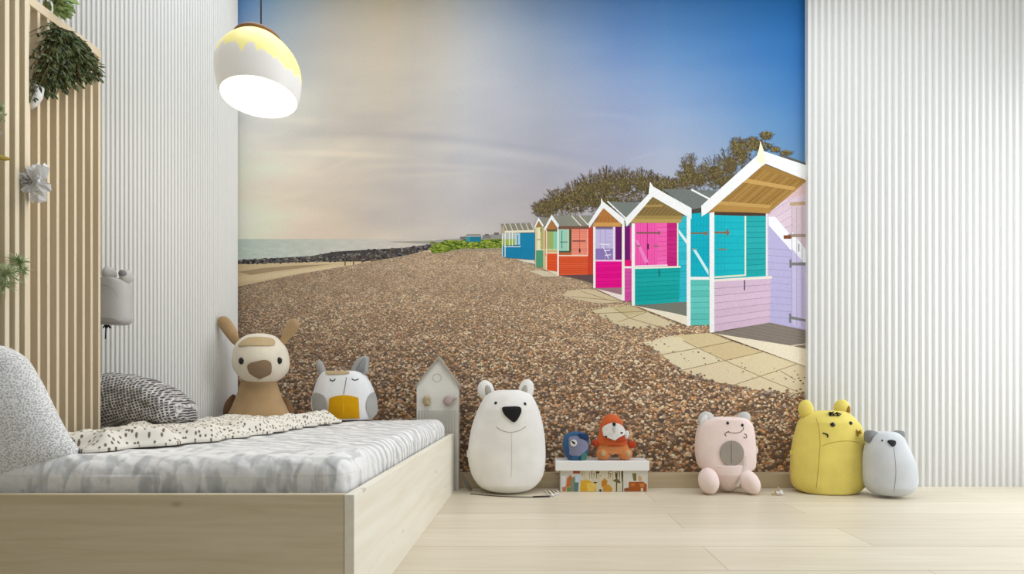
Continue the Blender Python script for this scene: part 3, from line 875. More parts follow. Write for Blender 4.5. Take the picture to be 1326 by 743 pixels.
p.line((838, 289), (838, 344), .9, (176, 30, 104)); p.poly([(822, 310), (826, 312), (840, 340), (834, 340)], (252, 124, 188))
p.planks((863.4, 288.5), (876.6, 288.5), (876.6, 346), (863.4, 345), 10, (190, 36, 118), (150, 20, 90), .5)
p.rect(824, 300.6, 854, 303, (134, 84, 84)); p.rect(852, 299.6, 854.4, 304, (120, 90, 80)); p.rect(824, 317.6, 829, 320, (150, 100, 110)); p.rect(846, 317.6, 852, 320, (150, 100, 110)); p.rect(837.4, 316, 840, 323, (90, 40, 60))
p.poly([(821.5, 344), (864, 342.8), (864, 344.4), (821.5, 345.8)], (246, 214, 222))
p.planks((878, 280), (889.5, 280), (889.5, 391), (878, 392), 14, (44, 174, 190), (24, 140, 158), .5); p.poly([(878.4, 297), (889, 311), (889, 317), (878.4, 302)], (206, 230, 226))
p.rect(876.4, 287, 878, 346, (224, 226, 206))
p.planks((821, 348.4), (880.4, 346.3), (879, 391.5), (821, 395.4), 8, (22, 158, 156), (10, 124, 126), .6); p.poly([(820, 346), (881, 344.6), (881, 346.8), (820, 348.6)], (226, 228, 210)); p.rect(852.6, 349, 854, 358, (20, 90, 84))
p.poly([(826, 395.4), (878.5, 391.3), (889.4, 391), (889.4, 410), (870, 406)], (112, 116, 106)); p.poly([(823, 396), (870, 405), (889.4, 409.6), (889.4, 421.6)], (226, 216, 194))
p.planks((893.6, 274), (918.6, 274), (918.6, 358), (893.6, 359), 9, (16, 164, 182), (8, 134, 154), .3, 3)
for k in range(1, 6): p.line((893 + k * 4.4, 276), (893 + k * 4.4, 358), .4, (8, 136, 156))
p.rect(894, 301, 916, 303.4, (110, 104, 84)); p.rect(912, 300, 914.6, 305, (130, 100, 80)); p.rect(896, 322, 902, 324.4, (120, 150, 140)); p.poly([(897, 324), (901, 324), (917, 350), (917, 357)], (190, 226, 226))
p.planks((893.6, 362), (918.6, 362), (918.6, 420.6), (893.6, 421.4), 8, (92, 186, 176), (60, 150, 146), .6); p.rect(892, 358.6, 919, 362.4, W)
p.rect(817.6, 289.6, 821.8, 396, W); p.rect(888.8, 281, 893.8, 422, W)
p.build('side_wall', h)
# lilac hut
h = hut('printed lilac beach hut, nearest and largest of the row')
p = HutPrint(29)
p.poly([(1010, 200), (1046, 212.4), (1046, 217), (1008, 204)], (90, 88, 84))
p.poly([(986, 212), (1046, 234), (995, 276), (924, 275), (914, 277)], (150, 114, 58))
for k in range(13):
    t = k / 12; p.line((981 + (1040 - 981) * t, 219 + (236 - 219) * t), (930 + (996 - 930) * t, 264 + (272 - 264) * t), .7, random.choice([(112, 78, 34), (126, 92, 44), (178, 138, 76)]))
p.poly([(962, 231), (1030, 243), (1026, 247), (957, 236)], (186, 148, 84)); p.poly([(927, 260.5), (999, 266), (995, 270), (922, 265)], (184, 146, 82)); p.poly([(922, 265), (997, 270.4), (996, 277), (917, 273)], (168, 128, 66))
p.poly([(907.4, 267), (984, 198), (990, 213), (985, 216.4), (915.7, 276), (908, 281)], W); p.poly([(988.5, 196.6), (1046, 215.2), (1046, 234.4), (989, 212)], W)
p.poly([(983.9, 183), (988.8, 197.5), (990.6, 211), (986, 215), (978.6, 209), (979.6, 201), (982.3, 193)], (240, 234, 196))
p.build('roof', h)
p = HutPrint(27)
p.rect(918, 272, 997, 361, (26, 168, 178)); p.poly([(918, 273.6), (996, 276), (996, 281), (918, 278.6)], (70, 52, 44))
p.planks((924.6, 279), (964, 280), (964, 358), (924.6, 360), 9, (26, 172, 184), (10, 136, 150), .5, 3)
for k in range(1, 4): p.line((925 + k * 4.2, 280), (925 + k * 4.2, 359), .4, (12, 140, 154))
p.planks((965.5, 280), (991, 280), (991, 356), (965.5, 358), 11, (34, 158, 160), (14, 118, 124), .6)
p.rect(963.6, 280, 965.6, 357, (214, 222, 190)); p.poly([(924.6, 358), (965, 355.4), (965, 357.6), (924.6, 360.6)], (206, 214, 190)); p.rect(924.6, 300, 944, 303, (120, 104, 84)); p.rect(940, 297.6, 942.8, 305, (130, 96, 70)); p.rect(930, 322, 940, 324.4, (110, 120, 104))
p.planks((992, 270), (1046, 232), (1046, 430), (994, 418), 16, (208, 186, 196), (168, 148, 166), .6, 3)
p.poly([(994, 318), (994, 285), (1026, 322), (1046, 344), (1046, 430), (994, 418)], (176, 168, 204))
for k in range(11): p.line((994, 322 + k * 8.8), (1026, 325 + k * 8.8), .6, (146, 136, 176))
p.poly([(994.6, 281), (1003, 281), (1046, 330), (1046, 348), (994.6, 292)], (240, 228, 234))
p.poly([(994.6, 276), (1046, 234), (1046, 250), (1010, 262)], (206, 176, 172))
p.poly([(1024.6, 268), (1046, 266), (1046, 427), (1024.6, 421)], (190, 180, 212)); p.poly([(1024.6, 300), (1046, 326), (1046, 346), (1024.6, 322)], (242, 232, 236)); p.poly([(1024.6, 268), (1046, 266), (1046, 325), (1024.6, 300)], (204, 182, 188))
for x in (1024.6, 1031, 1038): p.line((x, 268), (x, 422), .6, (150, 138, 168))
p.poly([(1022, 262.6), (1046, 261), (1046, 265.6), (1022, 267)], (178, 150, 116)); p.rect(1020, 303.4, 1046, 307.4, (150, 134, 120)); p.rect(1014, 305, 1024, 309.6, (120, 70, 44)); p.rect(1022, 340, 1043, 344, (120, 120, 118)); p.rect(1021.6, 336, 1024, 347, (110, 112, 110)); p.poly([(1022, 409), (1045, 414), (1045, 417), (1022, 413)], (118, 120, 120)); p.rect(1021, 406, 1023.6, 418, (110, 112, 110)); p.rect(1032.6, 316, 1034.4, 326, (160, 150, 150))
p.rect(991, 277, 993.4, 358, (222, 214, 216))
p.planks((924.5, 364.6), (997.6, 360), (996, 417.8), (923.8, 430), 7, (206, 178, 198), (164, 136, 160), .7); p.poly([(923, 361.8), (999, 357.4), (999, 360.8), (923, 365)], (226, 216, 206)); p.rect(962.6, 363, 964.4, 376, (96, 76, 84))
p.poly([(926, 431), (996, 417.6), (1046, 428), (1046, 453), (1020, 447)], (128, 118, 108))
for k in range(6): p.line((938 + k * 11, 429 - k * 2), (1046, 446 - k * 4 + 4), .4, (104, 94, 86))
p.poly([(925.6, 431.6), (1020, 447), (1046, 452), (1046, 475)], (228, 216, 190)); p.line((1022, 448), (1046, 445), 1.4, (214, 196, 170)); 
p.rect(918.2, 272.6, 924.4, 430.6, W)
p.build('side_wall', h)

# ------------------------------------------------------------------ bed
bed = thing('bed_frame', (-1.1, 2.4, 0), 'low pale plywood bed frame with knotty side rail', 'bed')
X0, X1, Y0, Y1, H = -1.713, -.48, 1.465, 3.346, .356
o = obj('side_rail', box(X1 - .027, X1, Y0, Y1, 0, H, .0015), 'rail', bed, False); o['label'] = 'pale knotty rail facing the open floor'
obj('footboard', box(X0, X1 - .0285, Y0 + .002, Y0 + .027, 0, H, .0015), 'board', bed, False)
obj('headboard', box(X0, X1 - .027, Y1 - .027, Y1, 0, H, .0015), 'board', bed, False)
obj('side_rail', box(X0, X0 + .0, Y0 + .027, Y1 - .027, 0, H, 0) if False else box(X0, X0 + .02, Y0 + .027, Y1 - .027, 0, .2, .001), 'rail', bed, False)
obj('slat_base', box(X0 + .02, X1 - .027, Y0 + .027, Y1 - .027, .17, .19), 'board', bed, False)

def mdisp(p, n):
    e = .008 * noise.noise(p * 4) + .004 * noise.noise(Vector((p.x * 8, p.y * 26, p.z * 12)))
    if p.z > .4: e += .004 * noise.noise(Vector((p.x * 3, p.y * 16 + p.x * 6, 0)))
    return n * e
mt = tag(obj('mattress', rbox(-1.69, -.521, 1.515, 3.285, .192, .448, .06, 90, mdisp), 'sheet'), 'thick mattress in a white sheet with grey brush strokes', 'mattress')

# spotted blanket heaped along the left of the bed
b = bmesh.new(); NX, NY = 70, 120
edge = [(1.60, -1.30), (1.75, -1.23), (1.93, -1.14), (2.05, -1.12), (2.33, -1.08), (2.71, -1.08), (3.02, -1.05), (3.2, -1.05)]
def bx_right(y):
    return yat([(a, c) for a, c in edge], y)
g = {}
for k, zt in ((0, 1), (1, 0)):
    for i in range(NX + 1):
        for j in range(NY + 1):
            y = 1.60 + (3.20 - 1.60) * j / NY; y += .02 * math.sin(i * .35) * (1 if j < 6 else 0)
            y = 1.60 + (y - 1.60) * (1 - .13 * min(1, max(0, (i / NX - .45) / .15)))
            xr = bx_right(1.60 + 1.6 * j / NY) + .015 * math.sin(j * .5); xl = -1.685
            x = xl + (xr - xl) * i / NX
            u = min(i / NX, 1 - i / NX) * 2; v = min(j / NY, 1 - j / NY) * 2
            e = min(1, u * 7) * min(1, v * 12); e = e * e * (3 - 2 * e)
            hgt = .010 + e * (.024 + .022 * noise.noise(Vector((x * 7, y * 6, 1))) + .020 * noise.noise(Vector((x * 20, y * 15, 4))) + .022 * math.exp(-((i / NX - .88) / .09) ** 2))
            g[(k, i, j)] = b.verts.new((x, y, .455 + (hgt if zt else .0)))
for i in range(NX):
    for j in range(NY):
        for k in (0, 1):
            q = [g[(k, i, j)], g[(k, i + 1, j)], g[(k, i + 1, j + 1)], g[(k, i, j + 1)]]
            b.faces.new(q if k == 0 else q[::-1])
for j in range(NY):
    for i in (0, NX): b.faces.new((g[(0, i, j)], g[(0, i, j + 1)], g[(1, i, j + 1)], g[(1, i, j)]))
for i in range(NX):
    for j in (0, NY): b.faces.new((g[(0, i, j)], g[(0, i + 1, j)], g[(1, i + 1, j)], g[(1, i, j)]))
tag(obj('blanket', b, 'speckled'), 'crumpled cream blanket with dark flecks along the bed', 'blanket')

# big dotted cushion at the near left
def cushion(center, ax_u, ax_v, hu, hv, th, name, m, pw=.62, n=36, disp=None, parent=None):
    ax_u = Vector(ax_u).normalized(); ax_v = Vector(ax_v).normalized(); nn = ax_u.cross(ax_v).normalized()
    ax_v = nn.cross(ax_u)
    b = bmesh.new(); gr = {}
    for s in (1, -1):
        for i in range(n + 1):
            for j in range(n + 1):
                u = -1 + 2 * i / n; v = -1 + 2 * j / n
                rim = i in (0, n) or j in (0, n)
                if s == -1 and rim: gr[(s, i, j)] = gr[(1, i, j)]; continue
                # corners pulled in, sides bowed
                uu = u * (1 - .07 * (1 - v * v)); vv = v * (1 - .07 * (1 - u * u))
                t = th * (max(0, (1 - u * u) * (1 - v * v))) ** pw * s * .9
                p = Vector(center) + ax_u * uu * hu + ax_v * vv * hv + nn * t
                if disp: p += disp(p, u, v)
                gr[(s, i, j)] = b.verts.new(p)
    for s in (1, -1):
        for i in range(n):
            for j in range(n):
                q = [gr[(s, i, j)], gr[(s, i + 1, j)], gr[(s, i + 1, j + 1)], gr[(s, i, j + 1)]]
                b.faces.new(q if s > 0 else q[::-1])
    return b
b = loft([(446, -40, -14), (447.5, -62, 2), (452, -80, 14), (460, -90, 26), (470, -96, 35), (490, -100, 46), (510, -100, 56), (530, -100, 66), (550, -98, 77), (568, -96, 88), (580, -94, 97), (588, -92, 98), (596, -90, 88), (606, -90, 72), (618, -88, 56), (628, -84, 42), (633, -76, 30)], 1.575, lambda u, hw: min(.085, hw * .5) * (1 - .35 * abs(u - .4)), 2.0)
o = tag(obj('cushion', b, 'dotted'), 'large white cushion with tiny grey dots at the near left of the bed', 'cushion')

# dark crosshatched cushion behind the slatted screen
b = rbox(-1.90, -1.49, 2.235, 2.465, .478, .705, .085, 26, lambda p, n: n * (.016 * noise.noise(p * 8) + .010 * noise.noise(p * 20)))
for v in b.verts:
    t = (v.co.x + 1.90) / .41
    zz = (v.co.z - .478) / .227
    v.co.z = .478 + zz * (.227 * (1 - .55 * max(0, t - .35) ** 1.5 / .52)) 
    v.co.y += .0
tag(obj('cushion', b, 'weave'), 'dark grey crosshatched cushion against the curved white wall', 'cushion')

# ------------------------------------------------------------------ slatted screens
def screen(x, ya, yb, zt, pitch, thick, depth, mat, label, rail=True):
    t = thing('slatted_screen', (x - depth / 2, (ya + yb) / 2, 0), label, 'screen')
    y = yb - thick
    while y > ya:
        obj('slat', box(x - depth, x, y, y + thick, 0.0, zt - (.032 if rail else 0), .001), mat, t, False)
        y -= pitch
    if rail:
        obj('top_rail', box(x - depth - .004, x + .002, ya, yb + .001, zt - .034, zt, .002), mat, t, False)
    return t
screen(-1.753, 1.60, 2.20, 2.016, .0385, .011, .034, 'slat', 'lower pale wooden slatted screen with top rail beside the bed')
screen(-1.716, 1.20, 1.847, 2.55, .0345, .0155, .034, 'slat_near', 'taller slatted screen at the left edge of the photo', False)

# ------------------------------------------------------------------ plants and ornaments on the screens
def leaf(b, p, d, up, L, w):
    d = d.normalized(); s = d.cross(up)
    if s.length < 1e-4: s = d.cross(Vector((1, 0, 0)))
    s.normalize(); u = s.cross(d)
    pts_ = [p, p + d * L * .35 + s * w, p + d * L * .75 + s * w * .7, p + d * L, p + d * L * .75 - s * w * .7, p + d * L * .35 - s * w]
    mid = [p + d * L * .35 + u * w * .3, p + d * L * .75 + u * w * .25]
    V = [b.verts.new(q) for q in pts_]; m1, m2 = b.verts.new(mid[0]), b.verts.new(mid[1])
    for f in ((V[0], V[1], m1), (V[0], m1, V[5]), (V[1], V[2], m2, m1), (m1, m2, V[4], V[5]), (V[2], V[3], m2), (m2, V[3], V[4])): b.faces.new(f)

def nrm(b):  # keep leaf winding as built
    return b
# trailing fern
fr = thing('trailing_plant', PX(52, 130, 1.92), 'dark green trailing plant hanging from the top of the slatted screen', 'plant')
lf = bmesh.new(); sm = bmesh.new()
org = PX(56, 34, 1.93); org.x = -1.695
for i in range(190):
    tx = random.uniform(36, 128); t_ = (tx - 36) / 92
    tyb = 128 - 30 * t_ + random.uniform(-14, 4) if random.random() < .5 else random.uniform(36 + 55 * t_, 118 - 18 * t_)
    Ye = 1.88 + .24 * t_ + random.uniform(-.02, .03)
    e = PX(tx, tyb, Ye); e.x = max(e.x, -1.742); e.x = min(e.x, -1.55)
    e = PX(tx, tyb, min(Ye, 1.737 * F / (VX - tx)) if tx < 600 else Ye)
    mid = (org + e) / 2 + Vector((random.uniform(.01, .06), 0, random.uniform(.0, .06)))
    P = [org.lerp(mid, k / 5).lerp(mid.lerp(e, k / 5), k / 5) for k in range(6)]
    tube(P, .0012, 4, sm)
    for k in range(12):
        t = (k + 1) / 12; q = org.lerp(mid, t).lerp(mid.lerp(e, t), t)
        d = (e - org).normalized() + Vector((random.uniform(-.5, .9), random.uniform(-.9, .9), random.uniform(-.7, .5)))
        leaf(lf, q, d, Vector((random.uniform(-1, 1), -1, .6)), random.uniform(.016, .032), random.uniform(.0035, .007))
obj('stem', sm, 'stem', fr); obj('foliage', lf, 'fern', fr, False)
b = tube([PX(47, 112, 1.9), PX(46, 124, 1.9), PX(43, 134, 1.9), PX(40, 141, 1.9)], .022, 16, None, [1, .9, .6, .15])
obj('pot', b, 'pot', fr)
# bright leafy plant above
lp = thing('leafy_plant', PX(60, 12, 2.0), 'fresh green leafy plant at the top of the slatted screen', 'plant')
lf = bmesh.new(); sm = bmesh.new()
org = PX(59, 2, 1.97); org.z += .05
for i in range(26):
    e = PX(random.uniform(54, 94), random.uniform(-22, 14), 2.0 + random.uniform(-.03, .05)); e.x = max(e.x, -1.76)
    P = [org.lerp(e, k / 4) + Vector((0, 0, .03 * math.sin(PI * k / 4))) for k in range(5)]
    tube(P, .0016, 5, sm)
    for k in range(2, 5):
        leaf(lf, P[k], (e - org).normalized() + Vector((random.uniform(-.4, .7), random.uniform(-.7, .7), random.uniform(-.8, .2))), Vector((.2, -1, .4)), random.uniform(.03, .05), random.uniform(.009, .014))
tube([org, PX(60, 10, 1.97), PX(59, 20, 1.97), PX(61, 28, 1.97)], .003, 6, sm)
for x_, y_ in ((88, 17), (86, 12), (80, 10), (62, 6)):
    q = PX(x_ - 6, y_ - 6, 2.0); leaf(lf, q, Vector((.6, 0, -.8)), Vector((.2, -1, 0)), .05, .014)
obj('stem', sm, 'stem', lp); obj('foliage', lf, 'leaf', lp, False)
# pale air plant
ap = thing('air_plant', PX(5, 350, 1.735), 'pale green spiky air plant at the left edge of the slats', 'plant')
lf = bmesh.new()
for cx_, cy_, n_, sc in ((8, 348, 110, 1.0), (24, 333, 70, .75), (6, 364, 60, .8), (30, 344, 40, .6)):
    c0 = PX(cx_, cy_ + 6, 1.735 + (cx_ - 8) * .002)
    for i in range(n_):
        a_ = random.uniform(.1, PI - .1) if random.random() < .75 else random.uniform(-PI, 0)
        L = random.uniform(.03, .055) * sc
        d = Vector((math.cos(a_), random.uniform(-.7, .4), math.sin(a_)))
        P = [c0 + d * L * t + Vector((0, 0, -.012 * t * t * sc)) for t in (0, .35, .7, 1)]
        tube(P, .0016, 4, lf, [1, .9, .6, .15])
obj('foliage', lf, 'air', ap)
# paper rosette
ro = thing('paper_flower', PX(45, 238, 1.84), 'crumpled white paper flower hanging on the slatted screens', 'decoration')
b = bmesh.new()
c0 = PX(46, 238, 1.845)
random.seed(21)
for i in range(20):
    a_ = i * 2 * PI / 10 + random.uniform(-.25, .25); L = random.uniform(.052, .082); w = random.uniform(.014, .024)
    if i >= 10: L *= .6
    d = Vector((math.cos(a_) * .8, -.25 if i >= 10 else random.uniform(-.25, .1), math.sin(a_) * 1.15)); s_ = Vector((-math.sin(a_), random.uniform(-.6, .6), math.cos(a_)))
    fold = Vector((0, -.012, 0))
    V = [c0 - s_ * w * .3, c0 + d * L * .5 - s_ * w, c0 + d * L - s_ * w * .55, c0 + d * L * 1.02 + s_ * w * .5, c0 + d * L * .5 + s_ * w, c0 + s_ * w * .3]
    mids = [c0 + fold, c0 + d * L * .5 + fold, c0 + d * L * .92 + fold]
    V = [b.verts.new(v) for v in V]; Q = [b.verts.new(v) for v in mids]
    for f in ((V[0], V[1], Q[1], Q[0]), (V[1], V[2], Q[2], Q[1]), (V[2], V[3], Q[2]), (Q[0], Q[1], V[4], V[5]), (Q[1], Q[2], V[3], V[4])): b.faces.new(f)
o = obj('petal', b, 'paper', ro, False)
sd = o.modifiers.new('t', 'SOLIDIFY'); sd.thickness = .0015
b = bmesh.new()
for k in range(5):
    a_ = k * 1.3; tube([c0 + Vector((math.cos(a_) * .006, -.02, math.sin(a_) * .006)), c0 + Vector((math.cos(a_) * .016, -.034, math.sin(a_) * .016))], .003, 6, b)
obj('flower_centre', b, 'grey_tag', ro)
# olive twig and a small dried bloom at the very left
t = thing('dried_twig', PX(2, 204, 1.73), 'olive green dried twig poking in at the left edge', 'twig')
obj('stem', tube([PX(-12, 198, 1.69), PX(-2, 203, 1.722), PX(6, 205, 1.735), PX(12, 205.5, 1.75)], .0085, 10, None, [1, 1, .9, .5]), 'olive', t)
t = thing('dried_bloom', PX(2, 150, 1.70), 'small greenish white dried bloom at the left edge', 'flower')
b = bmesh.new()
for i in range(40):
    q = PX(random.uniform(-6, 6), random.uniform(136, 158), 1.70)
    leaf(b, q, Vector((random.uniform(-1, 1), -.3, random.uniform(-1, 1))), Vector((0, -1, .2)), .016, .005)
obj('foliage', b, 'air', t, False)
b = bmesh.new()
for i in range(14):
    leaf(b, PX(-1, 172, 1.70), Vector((random.uniform(-1, 1), -.3, random.uniform(-1, 1))), Vector((0, -1, .2)), .016, .004)
obj('petal', b, 'paper', t, False)

# ------------------------------------------------------------------ plush toys
def plush(name, loc, label): return thing(name, loc, label, 'soft toy')

# big white bear
Y = 3.33
t = plush('toy_bear', ((656 - VX) * Y / F, Y, 0), 'large cream white toy bear with black triangular nose')
body = obj('body', loft([(504.6, 650, 668), (506, 640, 678), (511, 630, 688), (520, 623.5, 693.5), (532, 618, 698.5), (545, 613, 702), (558, 609.5, 704.5), (573, 607, 706), (590, 606, 706.5), (605, 608, 705.5), (618, 613, 702), (629, 622, 693), (634.5, 634, 682), (636.4, 646, 670)],
     Y, lambda u, hw: min(.145, hw * .72 + .01), 2.1, zbase=0.0), 'bear_white', t)
tr = bvh_of(body)
def ear(t, cx, cy, rx, ry, Y, tilt, mat, inner=None, dep=.026, off=.006, ix=.62, iy=.62, idx=0, idy=0, power=1):
    c = PX(cx, cy, Y); s = Y / F
    e = obj('ear', ellipsoid(c, (rx * s, dep, ry * s), rotY(tilt), power=power), mat, t)
    if inner:
        c2 = PX(cx + idx, cy + idy, Y) + Vector((0, -dep * .72, 0))
        obj('inner_ear', ellipsoid(c2, (rx * s * ix, dep * .42, ry * s * iy), rotY(tilt)), inner, e)
    return e
ear(t, 629, 505, 10.5, 13, Y, -.2, 'bear_ear', 'ear_inner', .03, idx=3, idy=1, ix=.45)
ear(t, 681.5, 504, 9.8, 13.5, Y, .2, 'bear_ear', 'ear_inner', .03, idx=-2, idy=2, ix=.45)
for x, y in ((642, 521.8), (679.7, 522.9)): obj('eye', bead(tr, x, y, 2, 2.2, Y), 'black_gloss', t)
obj('nose', patch(tr, smooth_poly([(650.5, 528), (660, 526.6), (672.5, 527), (674.6, 533), (670.5, 542), (665.6, 546.6), (660, 543), (652.8, 536)], 3), .007), 'black', t)
obj('mouth', stitch(tr, [(642.5, 552.6), (650, 557.4), (661, 559.6), (672, 557.4), (681, 552)], .0013), 'brown_nose', t)
obj('seam', stitch(tr, [(662, 560.5), (662.6, 590), (662, 618)], .0008), 'ear_inner', t)
obj('tag', box(*sorted((PX(604.5, 0, Y).x, PX(608, 0, Y).x)), Y - .004, Y - .002, PX(0, 592, Y).z, PX(0, 583, Y).z), 'bear_ear', t, False)

# kangaroo / fawn coloured toy
Y = 3.0
t = plush('toy_kangaroo', ((336 - VX) * Y / F, Y, .487), 'tan and cream toy animal with long upright ears on the bed')
body = obj('body', loft([(488, 318, 352), (496, 312.5, 357.5), (506, 309.5, 361), (516, 306, 364.5), (527, 301.5, 369.5), (537, 297, 373.4), (545, 296, 374), (549, 300, 370)], Y, lambda u, hw: hw * .62, 2.1, zbase=.487), 'tan', t)
head = obj('head', loft([(432, 331, 345), (434.4, 321, 354), (441, 312, 362), (450, 306.5, 368.5), (460, 304.4, 371.5), (470, 304, 372.5), (479, 306.4, 371), (487, 312, 365.5), (493.5, 320, 357), (496.6, 331, 346)], Y, lambda u, hw: hw * .86, 2.1), 'cream', t)
tr = bvh_of(head)
obj('forehead_patch', patch(tr, smooth_poly([(309.4, 448.4), (314, 442), (323, 437.6), (338, 436.8), (353.4, 439.5), (354.7, 447), (340, 448), (324, 447.6)], 3), .004), 'tan_pale', t)
obj('nose', patch(tr, smooth_poly([(321.6, 474), (325, 470), (333, 467.8), (343, 466), (350, 469), (351.4, 476), (350, 483), (342, 487), (337, 489), (331, 486.6), (324, 482)], 3), .009), 'brown_nose', t)
obj('mouth', stitch(tr, [(337, 489), (333.6, 493)], .001), 'brown_nose', t)
for x, y in ((312.6, 467.2), (361.6, 466.8)): obj('eye', bead(tr, x, y, 3.8, 4.6, Y), 'black_gloss', t)
def limb(name, pts_, Yc, rad, mat, t, parent=None):
    P = catmull([(*p, ) for p in pts_], 5)
    P3 = [PX(p[0], p[1], Yc) for p in P]
    tb = tube(P3, Yc / F, 20, None, [p[2] for p in P])
    c = sum(P3, Vector()) / len(P3)
    for v in tb.verts: v.co.y = Yc + (v.co.y - Yc) * rad
    return obj(name, tb, mat, t)
limb('ear', [(309, 447, 3), (304.5, 440, 6), (297.5, 428, 8.2), (290.5, 418, 8.2), (286, 413.4, 6), (284, 411.4, 2)], Y + .02, .55, 'tan', t)
limb('ear', [(364, 446, 3), (369, 438, 5), (375.5, 428, 7.6), (380.5, 420.6, 8), (384, 417, 6), (386, 415.5, 2)], Y + .02, .55, 'tan', t)
limb('arm', [(303, 511, 2), (299, 521, 6), (296.5, 532, 7), (296, 542, 5)], Y + .05, .9, 'tan_dark', t)
limb('arm', [(366, 514, 2), (371, 522, 5), (374, 532, 6), (374.5, 541, 4)], Y + .05, .9, 'tan_dark', t)

# owl
Y = 3.17
t = plush('toy_owl', ((446 - VX) * Y / F, Y, .456), 'white toy owl with closed eyes and mustard yellow belly')
body = obj('body', loft([(480, 430, 460), (481, 421, 466.5), (484, 416.5, 471.5), (490, 412.6, 476), (499, 409.4, 481), (509, 406.4, 484.8), (518, 404.4, 487), (528, 405, 488.4), (537, 408.6, 486), (543, 414, 480), (545, 420, 474)], Y, lambda u, hw: hw * .6, 2.2, zbase=.456), 'owl', t)
tr = bvh_of(body)
obj('belly', patch(tr, [(426.8, 515.6), (435, 513), (445, 511.4), (455, 512.6), (464, 515), (465, 528), (465.4, 541), (445, 541.6), (424.6, 541), (426, 528)], .004), 'mustard', t)
obj('wing', patch(tr, smooth_poly([(405.6, 512), (410, 508.5), (420, 512.4), (423.6, 522), (423.6, 532), (421.6, 540), (413, 540), (407, 531), (405.4, 521)], 3), .005), 'owl_grey', t)
obj('wing', patch(tr, smooth_poly([(483.6, 508), (477, 513), (473.8, 524), (475.6, 534), (480, 541), (485.4, 536), (487.6, 526), (486.6, 516)], 3), .005), 'owl_grey', t)
obj('crown_patch', patch(tr, smooth_poly([(422, 481.6), (430, 480.8), (450, 481), (451, 484), (436, 485), (424, 485)], 3), .003), 'tan_pale', t)
for P in ([(427.4, 490.6), (428.6, 492.4), (431, 493), (433, 492.2), (434.2, 490.2)], [(455.8, 490), (457.4, 491.8), (460, 492), (462.6, 491.6), (464, 490)]):
    obj('eye', stitch(tr, P, .0028), 'black', t)
obj('seam', stitch(tr, [(448.6, 488.6), (447, 499), (445, 510)], .0016), 'black', t)
limb('ear', [(418, 484, 5), (415.6, 477, 5.4), (413, 470.5, 4.8), (411, 467, 2.4)], Y, .6, 'owl_grey', t)
e = obj('ear', pxprism(smooth_poly([(456.6, 481), (458, 473.5), (463, 466), (469.4, 462), (476.4, 461.6), (476.8, 470), (474.6, 484), (466, 483)], 3), Y, Y - .022, Y + .02), 'owl_grey', t)
obj('inner_ear', pxprism(smooth_poly([(463, 481), (465, 473), (471, 465), (475, 464), (474.6, 474), (472.6, 482)], 3), Y, Y - .026, Y - .021), 'grey_toy_ear', e)

# house shaped cabinet panel behind the foot of the bed
Y = 3.372
t = thing('house_board', ((566.5 - VX) * Y / F, Y, 0), 'white house shaped board with two knobs behind the bed', 'decoration')
def hp(x, y): q = PX(x, y, Y); return (q.x, q.z)
zb = 0.0
outer = [hp(539.5, 500), hp(568, 464), hp(593.5, 500), (hp(593.5, 500)[0], zb), (hp(539.5, 500)[0], zb)]
obj('panel', prism(outer, Y, Y + .062), 'house', t, False)
for a_, b_ in (((568, 461.2), (538, 499)), ((568, 461.2), (595.6, 499.4))):
    q = [hp(*a_), hp(*b_), hp(b_[0], b_[1] + 2.6), hp(a_[0], a_[1] + 4.0)]
    obj('roof_trim', prism(q, Y - .012, Y + .066), 'house_trim', t, False)
for i in range(26):
    x = 541 + i * 2.04
    a0 = hp(x, 531); 
    obj('fluting', prism([(a0[0] - .0028, zb), (a0[0] + .0028, zb), (a0[0] + .0028, a0[1]), (a0[0] - .0028, a0[1])], Y - .005, Y), 'house', t, False) if False else None
b = bmesh.new()
for i in range(26):
    x = 541 + i * 2.04; a0 = hp(x, 531)
    prism([(a0[0] - .0026, zb), (a0[0] + .0026, zb), (a0[0] + .0026, a0[1]), (a0[0] - .0026, a0[1])], Y - .009, Y + .001, b)
obj('fluted_panel', b, 'house', t, False)
k1 = PX(552.6, 519, Y - .014); b = ellipsoid(k1, (.024, .016, .03), power=.8)
for v in b.verts: v.co += (v.co - k1).normalized() * .006 * noise.noise(v.co * 90)
obj('knob', b, 'beige_knob', t)
k2 = PX(580, 519, Y - .014); b = ellipsoid(k2, (.03, .016, .032)); 
ellipsoid(PX(588, 516.5, Y - .014), (.022, .01, .010), rotY(-.5), bm=b)
obj('knob', b, 'pink_knob', t)
# faint carved ring
ring = [PX(566 + 5.5 * math.cos(a_), 489 + 5 * math.sin(a_), Y - .0005) for a_ in [k * 2 * PI / 24 for k in range(25)]]
obj('carving', tube(ring, .0012, 5), 'house_trim', t)

# box with lid
Y = 3.325
t = thing('storage_box', ((781 - VX) * Y / F, 3.385, 0), 'low storage box with white lid and colourful printed front', 'box')
xa, xb = PX(725.6, 0, Y).x, PX(838.6, 0, Y).x
zl = EYE - (609 - VY) * 3.315 / F; zt_ = .191
bd = obj('body', box(xa, xb, Y, 3.448, 0, zl, .002), 'box_white', t, False)
obj('lid', box(PX(719.4, 0, 3.31).x, PX(841, 0, 3.31).x, 3.31, 3.475, zl - .002, zt_, .003), 'lid', t, False)
